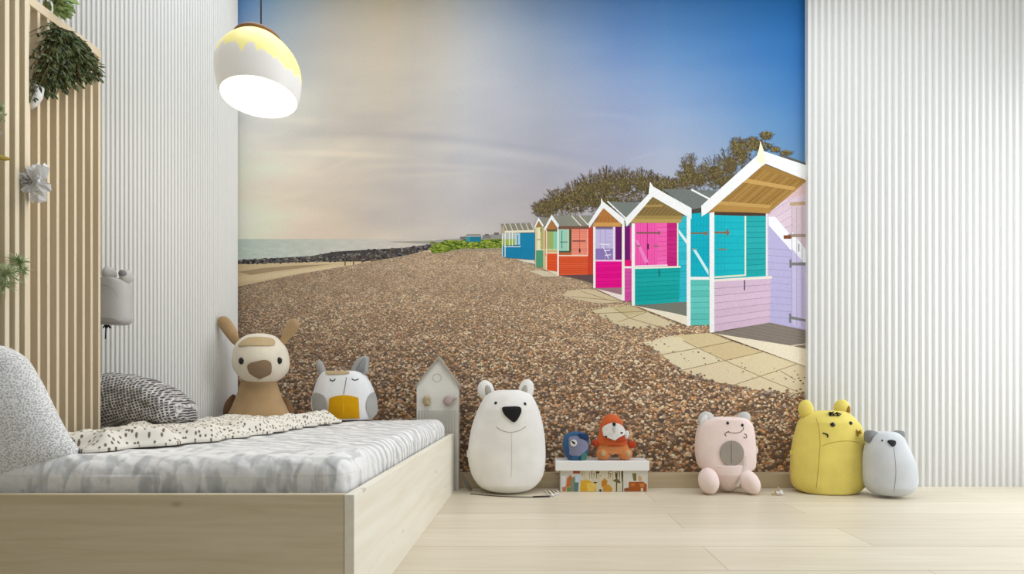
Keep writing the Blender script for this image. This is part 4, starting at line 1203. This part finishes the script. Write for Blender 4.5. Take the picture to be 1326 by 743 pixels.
# printed front: loose shapes in the picture's colours
class Decal:
    def __init__(s): s.v = []; s.f = []; s.c = []; s.k = 0; s.auto = {}; s.span = 0
    def poly(s, pts_, col):
        s.k += 1; i = len(s.v)
        for x, y in pts_:
            q = PX(x, y, Y); s.v.append((q.x, Y - .0006 - s.k * .00001, max(.003, min(zl - .003, q.z))))
        s.f.append(tuple(range(i, len(s.v)))); s.c.append([col] * len(pts_))
    build = Print.build
d = Decal()
def dp(x, y): return (720 + x / 10.2, 590 + y / 10.2)
def dpoly(L, c): d.poly([dp(*q) for q in L], c)
dpoly([(60, 170), (318, 170), (318, 478), (60, 478)], (212, 204, 190)); dpoly([(225, 175), (320, 175), (320, 235), (225, 235)], (164, 88, 56))
dpoly([(255, 240), (318, 240), (318, 360), (270, 380)], (200, 212, 228)); dpoly([(70, 270), (130, 260), (120, 470), (70, 470)], (222, 222, 222))
dpoly([(145, 300), (190, 250), (215, 290), (200, 400), (130, 420)], (202, 112, 58)); dpoly([(80, 415), (140, 400), (130, 470), (85, 470)], (192, 128, 88))
dpoly([(190, 300), (250, 270), (255, 470), (190, 470)], (132, 142, 120)); dpoly([(140, 420), (190, 410), (190, 475), (140, 475)], (122, 142, 74)); dpoly([(240, 350), (300, 350), (290, 475), (240, 475)], (98, 124, 122))
dpoly([(318, 170), (885, 170), (885, 478), (318, 478)], (214, 204, 176)); dpoly([(325, 325), (420, 320), (520, 370), (530, 475), (320, 475)], (222, 172, 54)); dpoly([(400, 360), (500, 350), (530, 400), (500, 470), (420, 470)], (232, 196, 100))
dpoly([(600, 340), (640, 295), (680, 330), (670, 420), (600, 410)], (196, 132, 48)); dpoly([(620, 400), (700, 380), (745, 430), (735, 475), (620, 475)], (206, 150, 60))
random.seed(3)
for x_ in (340, 365, 440, 465, 500, 530, 560, 690, 715, 745, 780, 800, 830, 860): 
    h_ = random.uniform(60, 150); w_ = random.uniform(6, 16); y_ = random.uniform(175, 220); dpoly([(x_, y_), (x_ + w_, y_), (x_ + w_ * .7, y_ + h_), (x_ + w_ * .3, y_ + h_)], random.choice([(90, 76, 56), (120, 98, 66), (74, 66, 52), (140, 120, 84)]))
dpoly([(790, 230), (812, 230), (806, 475), (792, 475)], (92, 80, 58)); dpoly([(740, 330), (800, 300), (850, 330), (850, 365), (800, 350)], (112, 98, 70)); dpoly([(485, 345), (550, 345), (520, 368)], (70, 60, 52)); dpoly([(520, 205), (575, 205), (570, 232), (530, 232)], (84, 72, 58))
for i in range(30):
    x_, y_ = random.uniform(330, 870), random.uniform(180, 330); s_ = random.uniform(5, 14); dpoly([(x_, y_), (x_ + s_, y_ + 3), (x_ + s_, y_ + s_), (x_, y_ + s_)], random.choice([(110, 92, 64), (168, 140, 90), (240, 234, 218), (196, 174, 120)]))
dpoly([(570, 445), (600, 440), (600, 475), (570, 475)], (64, 60, 52))
dpoly([(876, 170), (887, 170), (887, 478), (876, 478)], (58, 50, 42)); dpoly([(887, 170), (1212, 170), (1212, 470), (887, 478)], (220, 214, 200))
dpoly([(1005, 230), (1060, 230), (1060, 330), (1020, 330)], (124, 118, 66)); dpoly([(1080, 290), (1100, 255), (1135, 290), (1130, 330), (1085, 330)], (214, 170, 130))
dpoly([(960, 345), (1150, 340), (1200, 380), (1195, 470), (960, 470)], (172, 92, 46)); dpoly([(900, 430), (960, 420), (960, 470), (900, 470)], (146, 90, 56)); dpoly([(1100, 370), (1160, 360), (1170, 410), (1110, 410)], (206, 134, 76)); dpoly([(1120, 425), (1150, 425), (1150, 470), (1120, 470)], (224, 210, 180)); dpoly([(985, 360), (1040, 355), (1040, 400), (990, 400)], (192, 120, 62))
d.build('printed_front', bd)
random.seed(11)

# blue round toy on the box
Y = 3.375
s = Y / F
t = thing('toy_bird', ((746.6 - VX) * Y / F, Y, .191), 'small round blue felt toy with one white eye on the box', 'soft toy')
rows = [(558.6, 742, 751), (560, 736, 756.5), (563.5, 731.6, 760), (569, 729, 762.2), (577, 728.2, 762.8), (585, 729.6, 762), (591, 732.6, 759.4), (595, 736.6, 755.4), (595.4, 740, 752)]
body = obj('body', loft(rows, Y, lambda u, hw: hw * .55, 2.1), 'blue', t)
tr = bvh_of(body)
def bp(x, y): return (730 + x / 10.61, 530 + y / 10.61)
obj('face_patch', patch(tr, smooth_poly([bp(70, 410), bp(110, 372), bp(200, 375), bp(300, 440), bp(330, 500), bp(300, 570), bp(200, 640), bp(90, 620), bp(80, 560)], 3), .004), 'lilac', t)
e = obj('eye', patch(tr, ell_poly(*bp(137, 460), 4.1, 4.4, 20), .009), 'fluff', t)
obj('pupil', patch(tr, smooth_poly([bp(108, 430), bp(150, 450), bp(155, 478), bp(125, 462)], 3), .0105), 'black', e)
obj('cap', patch(tr, [bp(205, 340), bp(270, 345), bp(320, 330), bp(340, 370), bp(330, 415), bp(280, 410), bp(215, 395)], .008), 'blue_dark', t)
obj('wing', patch(tr, smooth_poly([bp(235, 640), bp(260, 600), bp(305, 600), bp(300, 660), bp(270, 695), bp(235, 690)], 3), .006), 'green_felt', t)
obj('wing', patch(tr, smooth_poly([bp(110, 650), bp(180, 630), bp(200, 680), bp(180, 700), bp(110, 695)], 3), .006), 'blue', t)

# orange hooded toy on the box
Y = 3.375
t = thing('toy_gnome', ((795 - VX) * Y / F, Y, .191), 'orange toy with white fluffy face and rounded feet on the box', 'soft toy')
b = loft([(bp(0, 455)[1], 776, 811.5), (bp(0, 500)[1], 773.6, 814.6), (bp(0, 560)[1], 772, 817), (bp(0, 590)[1], 771.4, 818), (bp(0, 600)[1], 772, 817.6)], Y, lambda u, hw: .04, 2.6)
body = obj('body', b, 'orange_body', t)
for cx, sgn in ((781, -1), (809, 1)):
    f = obj('foot', ellipsoid(PX(cx, 586.5, Y), (10 * s, .045, 9.3 * s)), 'orange_body', t)
    obj('knee_patch', ellipsoid(PX(cx + 3 * sgn + (2 if sgn < 0 else 0), 586, Y) + Vector((0, -.040, 0)), (3 * s, .008, 3.6 * s)), 'tan_pale', f)
obj('belt', loft([(bp(0, 420)[1], 780, 811), (bp(0, 440)[1], 779.6, 812.4), (bp(0, 500)[1], 777, 813)], Y, lambda u, hw: .043, 2.4), 'orange', t)
hd = loft([(535.8, 791, 792), (536.2, 788.4, 794.6), (537.4, 785.6, 798), (540, 782, 801.8), (545, 778.8, 805.4), (551, 777, 806.8), (558, 776, 808), (565, 774, 809), (571, 772, 811), (575, 773, 811)], Y, lambda u, hw: min(.05, hw * .8), 2.1)
hood = obj('hood', hd, 'orange', t)
tr = bvh_of(hood)
obj('face', patch(tr, smooth_poly([bp(545, 250), bp(600, 205), bp(690, 180), bp(780, 220), bp(822, 300), bp(810, 350), bp(740, 390), bp(700, 425), bp(640, 400), bp(565, 372), bp(545, 320)], 3), .010), 'fluff', t)
tr2 = bvh_of(hood)
obj('nose', patch(tr2, smooth_poly([bp(665, 185), bp(705, 185), bp(700, 225), bp(685, 240)], 3), .012), 'black', t)
obj('beard', patch(tr2, smooth_poly([bp(670, 240), bp(705, 235), bp(705, 300), bp(685, 310)], 3), .013), 'pig_ear', t)
for q in (bp(585, 372), bp(780, 320)): obj('eye', patch(tr2, ell_poly(q[0], q[1], 1.4, 1.2, 12), .012), 'black', t)
obj('scarf', patch(tr2, smooth_poly([bp(730, 400), bp(760, 370), bp(810, 370), bp(848, 410), bp(845, 430), bp(735, 432)], 3), .009), 'orange_red', t)
obj('scarf_tail', ellipsoid(PX(811, 563, Y - .02), (3.2 * s, .02, 6 * s), rotY(.25)), 'fluff', t)
obj('arm', ellipsoid(PX(771.4, 573.5, Y - .01), (4.2 * s, .022, 5 * s), rotY(-.5)), 'orange_red', t)
obj('arm', ellipsoid(PX(818, 575.2, Y - .01), (5.6 * s, .022, 4.6 * s), power=.8), 'orange_red', t)

# pink toy
Y = 3.34
t = plush('toy_bear', ((940 - VX) * Y / F, Y, 0), 'pale pink square toy bear with grey round belly patch')
body = obj('body', loft([(539.8, 928, 956), (541.2, 919, 963), (545, 911, 969), (551.5, 905.4, 973.2), (564, 902, 975.6), (581, 901, 976.8), (595, 902.6, 977.2), (604, 906, 975.8), (608.4, 911, 971)], Y, lambda u, hw: min(.095, hw * .8), 2.9), 'pink', t)
obj('lower_body', loft([(600, 910, 972), (608, 915, 970), (616, 921, 966.6), (625, 927, 961), (632, 933, 953), (635.6, 938, 948)], Y - .015, lambda u, hw: min(.095, hw * .8), 2.2, zbase=0.0), 'pink', t)
tr = bvh_of(body)
obj('belly_patch', patch(tr, ell_poly(947.4, 586.8, 15.4, 16.6, 30), .006), 'belly_grey', t)
tr3 = bvh_of(body)
obj('belly_seam', stitch(tr3, [(946.6, 571), (946.6, 602)], .009) if False else tube([hit(tr3, 946.6, yy)[0] + Vector((0, -.0085, 0)) for yy in range(572, 602, 3)], .0011, 6), 'brown_nose', t)
for x, y in ((942.4, 547.6), (961.3, 550.4)): obj('eye', bead(tr, x, y, 1.9, 2.1, Y), 'black_gloss', t)
obj('mouth', stitch(tr, [(943, 559), (950, 560.6), (958, 559.4), (962, 556.4), (962.8, 553)], .0016), 'black', t)
obj('mouth', stitch(tr, [(940.4, 564.4), (938.8, 561.6), (943.4, 558.4), (942.6, 559.2)], .002), 'black', t)
obj('mouth', stitch(tr, [(963.8, 561.4), (966.4, 563), (966.8, 566), (964.6, 567), (963, 565.6)], .002), 'black', t)
ear(t, 914.5, 543, 10.5, 10.5, Y, .4, 'pig_ear', 'pig_inner', .03, idx=-4.5, idy=1.5, ix=.4, iy=.8)
ear(t, 962.5, 541, 9.6, 8, Y, -.4, 'pig_ear', None, .03)
for nm, cx, cy, rx, ry, ti in (('leg', 917.6, 622.6, 13, 17.2, -.18), ('leg', 970.5, 624, 12, 17, -.55)):
    c = PX(cx, cy, 3.25); s5 = 3.25 / F
    bb = ellipsoid(c, (rx * s5, .065, ry * s5), rotY(ti))
    for v in bb.verts: v.co.z = max(0.0, v.co.z)
    obj(nm, bb, 'pink', t)
P = [(966, 590), (965.4, 604), (961, 615), (955.4, 629.4)]
w_ = [Vector((PX(x, y, 3.2).x, 3.225, PX(x, y, 3.22).z)) for x, y in P]
b = bmesh.new(); pv = None
for (x, y), hw in zip(P, (.6, 2.1, 1.8, 1.3)):
    a_, c_ = PX(x - hw, y, 3.235), PX(x + hw, y + .5, 3.235); row = [b.verts.new(a_), b.verts.new(c_), b.verts.new(c_ + Vector((0, .004, 0))), b.verts.new(a_ + Vector((0, .004, 0)))]
    if pv:
        for k in range(4): b.faces.new((pv[k], pv[(k + 1) % 4], row[(k + 1) % 4], row[k]))
    pv = row
obj('ribbon', b, 'ribbon', t, False)
obj('tag', ellipsoid(PX(978.4, 583, Y), (.016, .006, .028)), 'pink', t)

# yellow toy
Y = 3.325
t = plush('toy_hippo', ((1073 - VX) * Y / F, Y, 0), 'large mustard yellow toy animal with round ears and dark tuft')
body = obj('body', loft([(531.4, 1062, 1084), (532.6, 1054, 1093), (537, 1043, 1100), (544, 1037, 1106.5), (551, 1034, 1112), (564, 1030, 1116.4), (573, 1028, 1117), (582, 1026.4, 1116.6), (597, 1025.2, 1120), (610, 1025, 1122.4), (623, 1026, 1121), (632, 1031, 1113), (637, 1040, 1103), (638, 1052, 1092)], Y, lambda u, hw: min(.12, hw * .7), 2.25, zbase=0.0), 'yellow', t)
tr = bvh_of(body)
ear(t, 1043.6, 530, 9.6, 12.6, Y, -.1, 'yellow', None, .035)
ear(t, 1090, 527.5, 9.8, 10.6, Y, .1, 'yellow', 'yellow_dark', .034, idx=5, idy=3.6, ix=.28, iy=.6)
for x, y, r_ in ((1078.4, 549.6, 3.2), (1101.6, 547.7, 2.5)): obj('eye', bead(tr, x, y, r_, r_ * .95, Y), 'black_gloss', t)
obj('mouth', stitch(tr, [(1065.6, 560.6), (1069, 561.6), (1071.8, 563), (1071.6, 566)], .004), 'black', t)
b = bmesh.new()
for i in range(22):
    loc, nor = hit(tr, random.uniform(1073, 1085), random.uniform(533.6, 538.6))
    if loc is None: continue
    d_ = Vector((random.uniform(-1, 1), -.7, random.uniform(-.1, .9))); tube([loc, loc + d_ * .011, loc + d_ * .022], .0036, 6, b, [1, .9, .2])
obj('hair_tuft', b, 'black', t)
b = bmesh.new()
loc, nor = hit(tr, 1110.5, 560.4)
for i in range(16):
    d_ = Vector((random.uniform(-.8, 1), -.5, random.uniform(-1, 1))); tube([loc, loc + d_ * .012, loc + d_ * .024], .0034, 6, b, [1, .9, .3])
obj('stitched_flower', b, 'yellow_dark', t)
obj('seam', stitch(tr, [(1057, 541), (1060.6, 556), (1062, 574), (1061, 590), (1059.4, 610), (1057, 632)], .0011), 'yellow_dark', t)
obj('seam', stitch(tr, [(1064, 577.4), (1074, 573.6), (1090, 571), (1102, 571), (1112, 573)], .0011), 'yellow_dark', t)
obj('tag', box(*sorted((PX(1022.6, 0, Y).x, PX(1028, 0, Y).x)), Y - .005, Y - .001, PX(0, 588, Y).z, PX(0, 582.6, Y).z), 'yellow', t, False)

# small grey toy
Y = 3.18
t = plush('toy_bear', ((1152 - VX) * Y / F, Y, 0), 'small light grey toy bear with pointed dark ears beside the yellow toy')
body = obj('body', loft([(558.6, 1140, 1156), (560.4, 1133, 1161.6), (566.7, 1127, 1168), (577, 1122.6, 1172.6), (590, 1120.4, 1178.4), (607, 1120, 1183.4), (621, 1120.4, 1185), (631, 1123.4, 1181.6), (638, 1130, 1174), (640.8, 1140, 1164)], Y, lambda u, hw: min(.11, hw * .8), 2.1, zbase=0.0), 'grey_toy', t)
tr = bvh_of(body)
e = obj('ear', pxprism(smooth_poly([(1122.6, 572), (1121, 564), (1122.6, 558.6), (1127, 557), (1133, 559), (1134, 563.4), (1128, 568)], 3), Y, Y - .02, Y + .02), 'grey_toy_ear', t)
obj('ear', pxprism(smooth_poly([(1158, 561.6), (1161, 558), (1167, 557.6), (1168.8, 561), (1168.4, 566.4), (1163, 565.6)], 3), Y, Y - .02, Y + .02), 'grey_toy_ear', t)
obj('eye', bead(tr, 1142.6, 570.4, 1.3, 1.5, Y), 'black_gloss', t)
obj('nose', patch(tr, smooth_poly([(1149, 571.2), (1153, 569.8), (1158.4, 570.8), (1159.6, 574), (1157, 578.2), (1153.4, 576.6)], 3), .005), 'black', t)
obj('seam', stitch(tr, [(1157.6, 580), (1159.6, 600), (1160, 615), (1157.6, 637)], .0011), 'grey_toy_ear', t)

# plush hanging on the curved wall
Y = 2.36
t = thing('toy_bear', PX(146, 400, Y), 'light grey toy bear hung on the curved white wall', 'soft toy')
body = obj('body', loft([(361.5, 132, 160), (364, 127, 164.5), (371, 124, 167), (390, 122.6, 168), (405, 122.4, 168.4), (414, 124, 167.6), (418.6, 129, 164), (419.8, 136, 156)], Y, lambda u, hw: .05, 2.6), 'wall_toy', t)
tr = bvh_of(body)
ear(t, 141.6, 355, 7.5, 10, Y, -.1, 'wall_toy', None, .03)
ear(t, 163.4, 358, 6.6, 9.6, Y, .1, 'wall_toy', 'grey_toy_ear', .03, idx=.2, idy=-2.6, ix=.75, iy=.5)
obj('muzzle', patch(tr, smooth_poly([(128, 412), (134, 411), (145, 411.6), (156, 416), (150, 418.6), (130, 418.6)], 3), .003), 'wall_toy_dark', t)
obj('seam', stitch(tr, [(130, 368), (140, 370), (148, 376), (153, 385)], .0009), 'wall_toy_dark', t)
obj('mouth', stitch(tr, [(154, 418), (158, 415.4)], .0012), 'grey_tag', t)
b = bmesh.new()
q0 = PX(138, 419, Y)
for dx in (-4, -1.5, 1, 3.5, 5): tube([q0, PX(138 + dx, 422 + abs(dx) * .3, Y), PX(138 + dx * 1.15, 425, Y)], .0028, 6, b, [1, 1.1, .5])
tube([q0, PX(137, 428, Y), PX(136.5, 439, Y)], .0026, 6, b); 
obj('tassel', b, 'black', t)
# ------------------------------------------------------------------ small things on the floor
t = thing('trinket', PX(1008, 641, 3.24), 'tiny white and gold trinket lying on the floor', 'trinket')
t.location.z = 0
c0 = Vector(((1009 - VX) * 3.22 / F, 3.22, .016))
b = bmesh.new()
for i in range(9):
    q = c0 + Vector((random.uniform(-.012, .018), random.uniform(-.01, .01), random.uniform(-.006, .012))); ellipsoid(q, (.010, .008, .009), seg=12, rings=8, bm=b)
for v in b.verts: v.co.z = max(0, v.co.z)
obj('bead', b, 'fluff', t)
b = bmesh.new(); tube([c0 + Vector((-.005, 0, .01)), c0 + Vector((-.005, 0, .035))], .003, 6, b); tube([c0 + Vector((-.01, 0, .0)), c0 + Vector((-.045, 0, -.008))], .004, 6, b); tube([c0 + Vector((-.02, 0, .004)), c0 + Vector((-.028, 0, .016))], .003, 6, b)
obj('wire', b, 'gold', t)
t = thing('cord_tag', (PX(607, 0, 3.35).x, 3.33, 0), 'grey tag on a thin beaded cord in front of the white bear', 'cord')
fl = lambda x, y: Vector(((x - VX) * (EYE * F / (y - VY)) / F, EYE * F / (y - VY), .004))
C3 = [fl(609, 640), fl(616, 640.5), fl(630, 642), fl(650, 643.4), fl(672, 644), fl(692, 644.2), fl(712, 643.6)]
P = catmull([tuple(v) for v in C3], 5)
obj('cord', tube(P, .0026, 6), 'cord', t)
b = prism([(PX(598, 613, 3.36).x, PX(598, 613, 3.36).z), (PX(602, 617, 3.36).x, PX(602, 617, 3.36).z), (PX(609, 627, 3.36).x, PX(0, 627, 3.36).z), (PX(612, 633, 3.36).x, PX(0, 633, 3.36).z), (PX(609.5, 634.6, 3.36).x, .001), (PX(604, 630, 3.36).x, .02), (PX(599.5, 620, 3.36).x, PX(0, 621, 3.36).z)], 3.352, 3.356)
obj('tag', b, 'grey_tag', t, False)
b = bmesh.new(); tube([fl(690, 644), fl(701, 643.6), fl(712, 643.4)], .005, 6, b)
obj('clasp', b, 'black', t)
t = thing('paper_scrap', (fl(714, 639).x, fl(714, 639).y, 0), 'folded yellow and white paper scrap on the floor beside the box', 'paper')
b = bmesh.new(); z_ = .003
q = [fl(705, 636), fl(722, 634.6), fl(724, 640), fl(716, 643), fl(711, 642)]
V = [b.verts.new((v.x, v.y, z_)) for v in q]; f = b.faces.new(V)
r = bmesh.ops.extrude_face_region(b, geom=[f])
for g_ in r['geom']:
    if isinstance(g_, bmesh.types.BMVert): g_.co.z += .004
obj('sheet', b, 'fluff', t, False)
b = bmesh.new()
for (x0, y0, x1, y1) in ((707, 636.4, 712, 641.6), (712, 636, 717.4, 641), (716, 635.8, 720, 639)):
    V = [fl(x0, y0), fl(x0 + 2.6, y0), fl(x1 + 2.6, y1), fl(x1, y1)]; V = [b.verts.new((v.x, v.y, z_ + .0048)) for v in V]; b.faces.new(V)
obj('stripe', b, 'gold', t, False)

# ------------------------------------------------------------------ pendant lamp
Y = 2.2; s = Y / F * .925
la = thing('pendant_lamp', PX(333, 95, Y), 'lit egg shaped pendant lamp with yellow drip glaze and walnut cap', 'lamp')
c_b = PX(336, 127, Y); tilt = rotY(math.radians(-4)) @ rotX(math.radians(-5))
prof_l = [(0, 49), (4, 50.6), (12, 52.6), (24, 54.6), (36, 55.4), (48, 54), (60, 49.5), (70, 43), (79, 35), (84, 29.5)]
pl = catmull(prof_l, 5)
b = bmesh.new(); SEG = 64; rings = []
inner = [(h_ * .985 + .5, r_ - 2.2) for h_, r_ in pl][::-1]
for h_, r_ in pl + inner:
    rings.append([b.verts.new(c_b + tilt @ Vector((r_ * s * math.cos(2 * PI * k / SEG), r_ * s * math.sin(2 * PI * k / SEG), h_ * s))) for k in range(SEG)])
for i in range(len(rings) - 1):
    for k in range(SEG): b.faces.new((rings[i][k], rings[i][(k + 1) % SEG], rings[i + 1][(k + 1) % SEG], rings[i + 1][k]))
for k in range(SEG): b.faces.new((rings[-1][k], rings[-1][(k + 1) % SEG], rings[0][(k + 1) % SEG], rings[0][k]))
m, nt, bs = new_mat('glowing two tone shade')
tc = nt.nodes.new('ShaderNodeTexCoord'); sep = nt.nodes.new('ShaderNodeSeparateXYZ')
nt.links.new(tc.outputs['Object'], sep.inputs[0])
n1 = tex_noise(nt, coords(nt, (1, 1, .12)), 26, 2)
ad = nt.nodes.new('ShaderNodeMath'); ad.operation = 'MULTIPLY_ADD'; ad.inputs[1].default_value = .13
nt.links.new(n1, ad.inputs[0]); nt.links.new(sep.outputs['Z'], ad.inputs[2])
ad2 = nt.nodes.new('ShaderNodeMath'); ad2.operation = 'MULTIPLY_ADD'; ad2.inputs[1].default_value = .22
nt.links.new(sep.outputs['X'], ad2.inputs[0]); nt.links.new(ad.outputs[0], ad2.inputs[2])
mr = nt.nodes.new('ShaderNodeMapRange'); mr.inputs[1].default_value = .088; mr.inputs[2].default_value = .10
nt.links.new(ad2.outputs[0], mr.inputs[0])
col = mix(nt, mr.outputs[0], (222, 219, 213), (250, 238, 152))
nt.links.new(col, bs.inputs['Base Color']); nt.links.new(col, bs.inputs['Emission Color']); bs.inputs['Emission Strength'].default_value = .3
bs.inputs['Roughness'].default_value = .4
M['shade'] = m
obj('lamp_shade', b, 'shade', la)
m, nt, bs = new_mat('lamp diffuser glow'); bs.inputs['Emission Color'].default_value = (1, .97, .9, 1); bs.inputs['Emission Strength'].default_value = 2.2
M['glow'] = m
b = bmesh.new(); rings = []
for h_, r_ in ((7, 49.5), (9, 49.4), (14, 46), (24, 30), (30, 4)):
    rings.append([b.verts.new(c_b + tilt @ Vector((r_ * .965 * s * math.cos(2 * PI * k / SEG), r_ * .965 * s * math.sin(2 * PI * k / SEG), h_ * s))) for k in range(SEG)])
for i in range(len(rings) - 1):
    for k in range(SEG): b.faces.new((rings[i][k], rings[i][(k + 1) % SEG], rings[i + 1][(k + 1) % SEG], rings[i + 1][k]))
b.faces.new(rings[-1]); b.faces.new(rings[0][::-1])
obj('diffuser', b, 'glow', la)
b = bmesh.new(); rings = []
for h_, r_ in ((84, 29.5), (85, 31.5), (87, 31.5), (92, 27), (96, 20), (98.6, 9), (99.6, 1)):
    rings.append([b.verts.new(c_b + tilt @ Vector((r_ * s * math.cos(2 * PI * k / 40), r_ * s * math.sin(2 * PI * k / 40), h_ * s))) for k in range(40)])
for i in range(len(rings) - 1):
    for k in range(40): b.faces.new((rings[i][k], rings[i][(k + 1) % 40], rings[i + 1][(k + 1) % 40], rings[i + 1][k]))
b.faces.new(rings[-1]); b.faces.new(rings[0][::-1])
obj('lamp_cap', b, 'brown_cap', la)
top_ = PX(338, 31, Y)
obj('cord', tube([top_ + Vector((0, 0, -.01)), Vector((top_.x, Y, CEIL - .02))], .0028, 8), 'cord', la)
obj('ceiling_rose', ellipsoid(Vector((top_.x, Y, CEIL - .012)), (.05, .05, .012)), 'brown_cap', la)

# ------------------------------------------------------------------ lights
def area(name, loc, rot, sx, sy, power, col=(1, 1, 1)):
    l = bpy.data.lights.new(name, 'AREA'); l.shape = 'RECTANGLE'; l.size = sx; l.size_y = sy; l.energy = power; l.color = col
    o = bpy.data.objects.new(name, l); C.objects.link(o); o.location = loc; o.rotation_euler = rot
    return o
area('window_daylight', (RW + .01, 2.1, 1.45), (0, math.radians(90), 0), 2.1, 2.2, 68, (.86, .92, 1))
area('ceiling_fill', (.2, 2.2, CEIL - .03), (0, 0, 0), 4.0, 1.6, 48, (.88, .93, 1))  # added fill under the ceiling, no fixture; lifts walls and upward faces
pl_ = bpy.data.lights.new('lamp_bulb', 'POINT'); pl_.energy = 5; pl_.color = (1, .9, .72); pl_.shadow_soft_size = .1
o = bpy.data.objects.new('lamp_bulb', pl_); C.objects.link(o); o.location = c_b + tilt @ Vector((0, 0, -.05))

w = bpy.data.worlds.new('world'); bpy.context.scene.world = w; w.use_nodes = True
w.node_tree.nodes['Background'].inputs['Color'].default_value = (.88, .94, 1, 1)
w.node_tree.nodes['Background'].inputs['Strength'].default_value = .30

# ------------------------------------------------------------------ camera
cam = bpy.data.cameras.new('camera'); co = bpy.data.objects.new('camera', cam); C.objects.link(co)
co.location = (0, 0, EYE); co.rotation_euler = (PI / 2, 0, 0)
cam.sensor_width = 36; cam.lens = 36 * F / 1326
cam.shift_x = -(VX - 663) / 1326; cam.shift_y = (VY - 371.5) / 1326
cam.clip_start = .05
sc = bpy.context.scene; sc.camera = co
sc.view_settings.view_transform = 'Standard'; sc.view_settings.look = 'None'
sc.view_settings.exposure = 0; sc.view_settings.gamma = 1
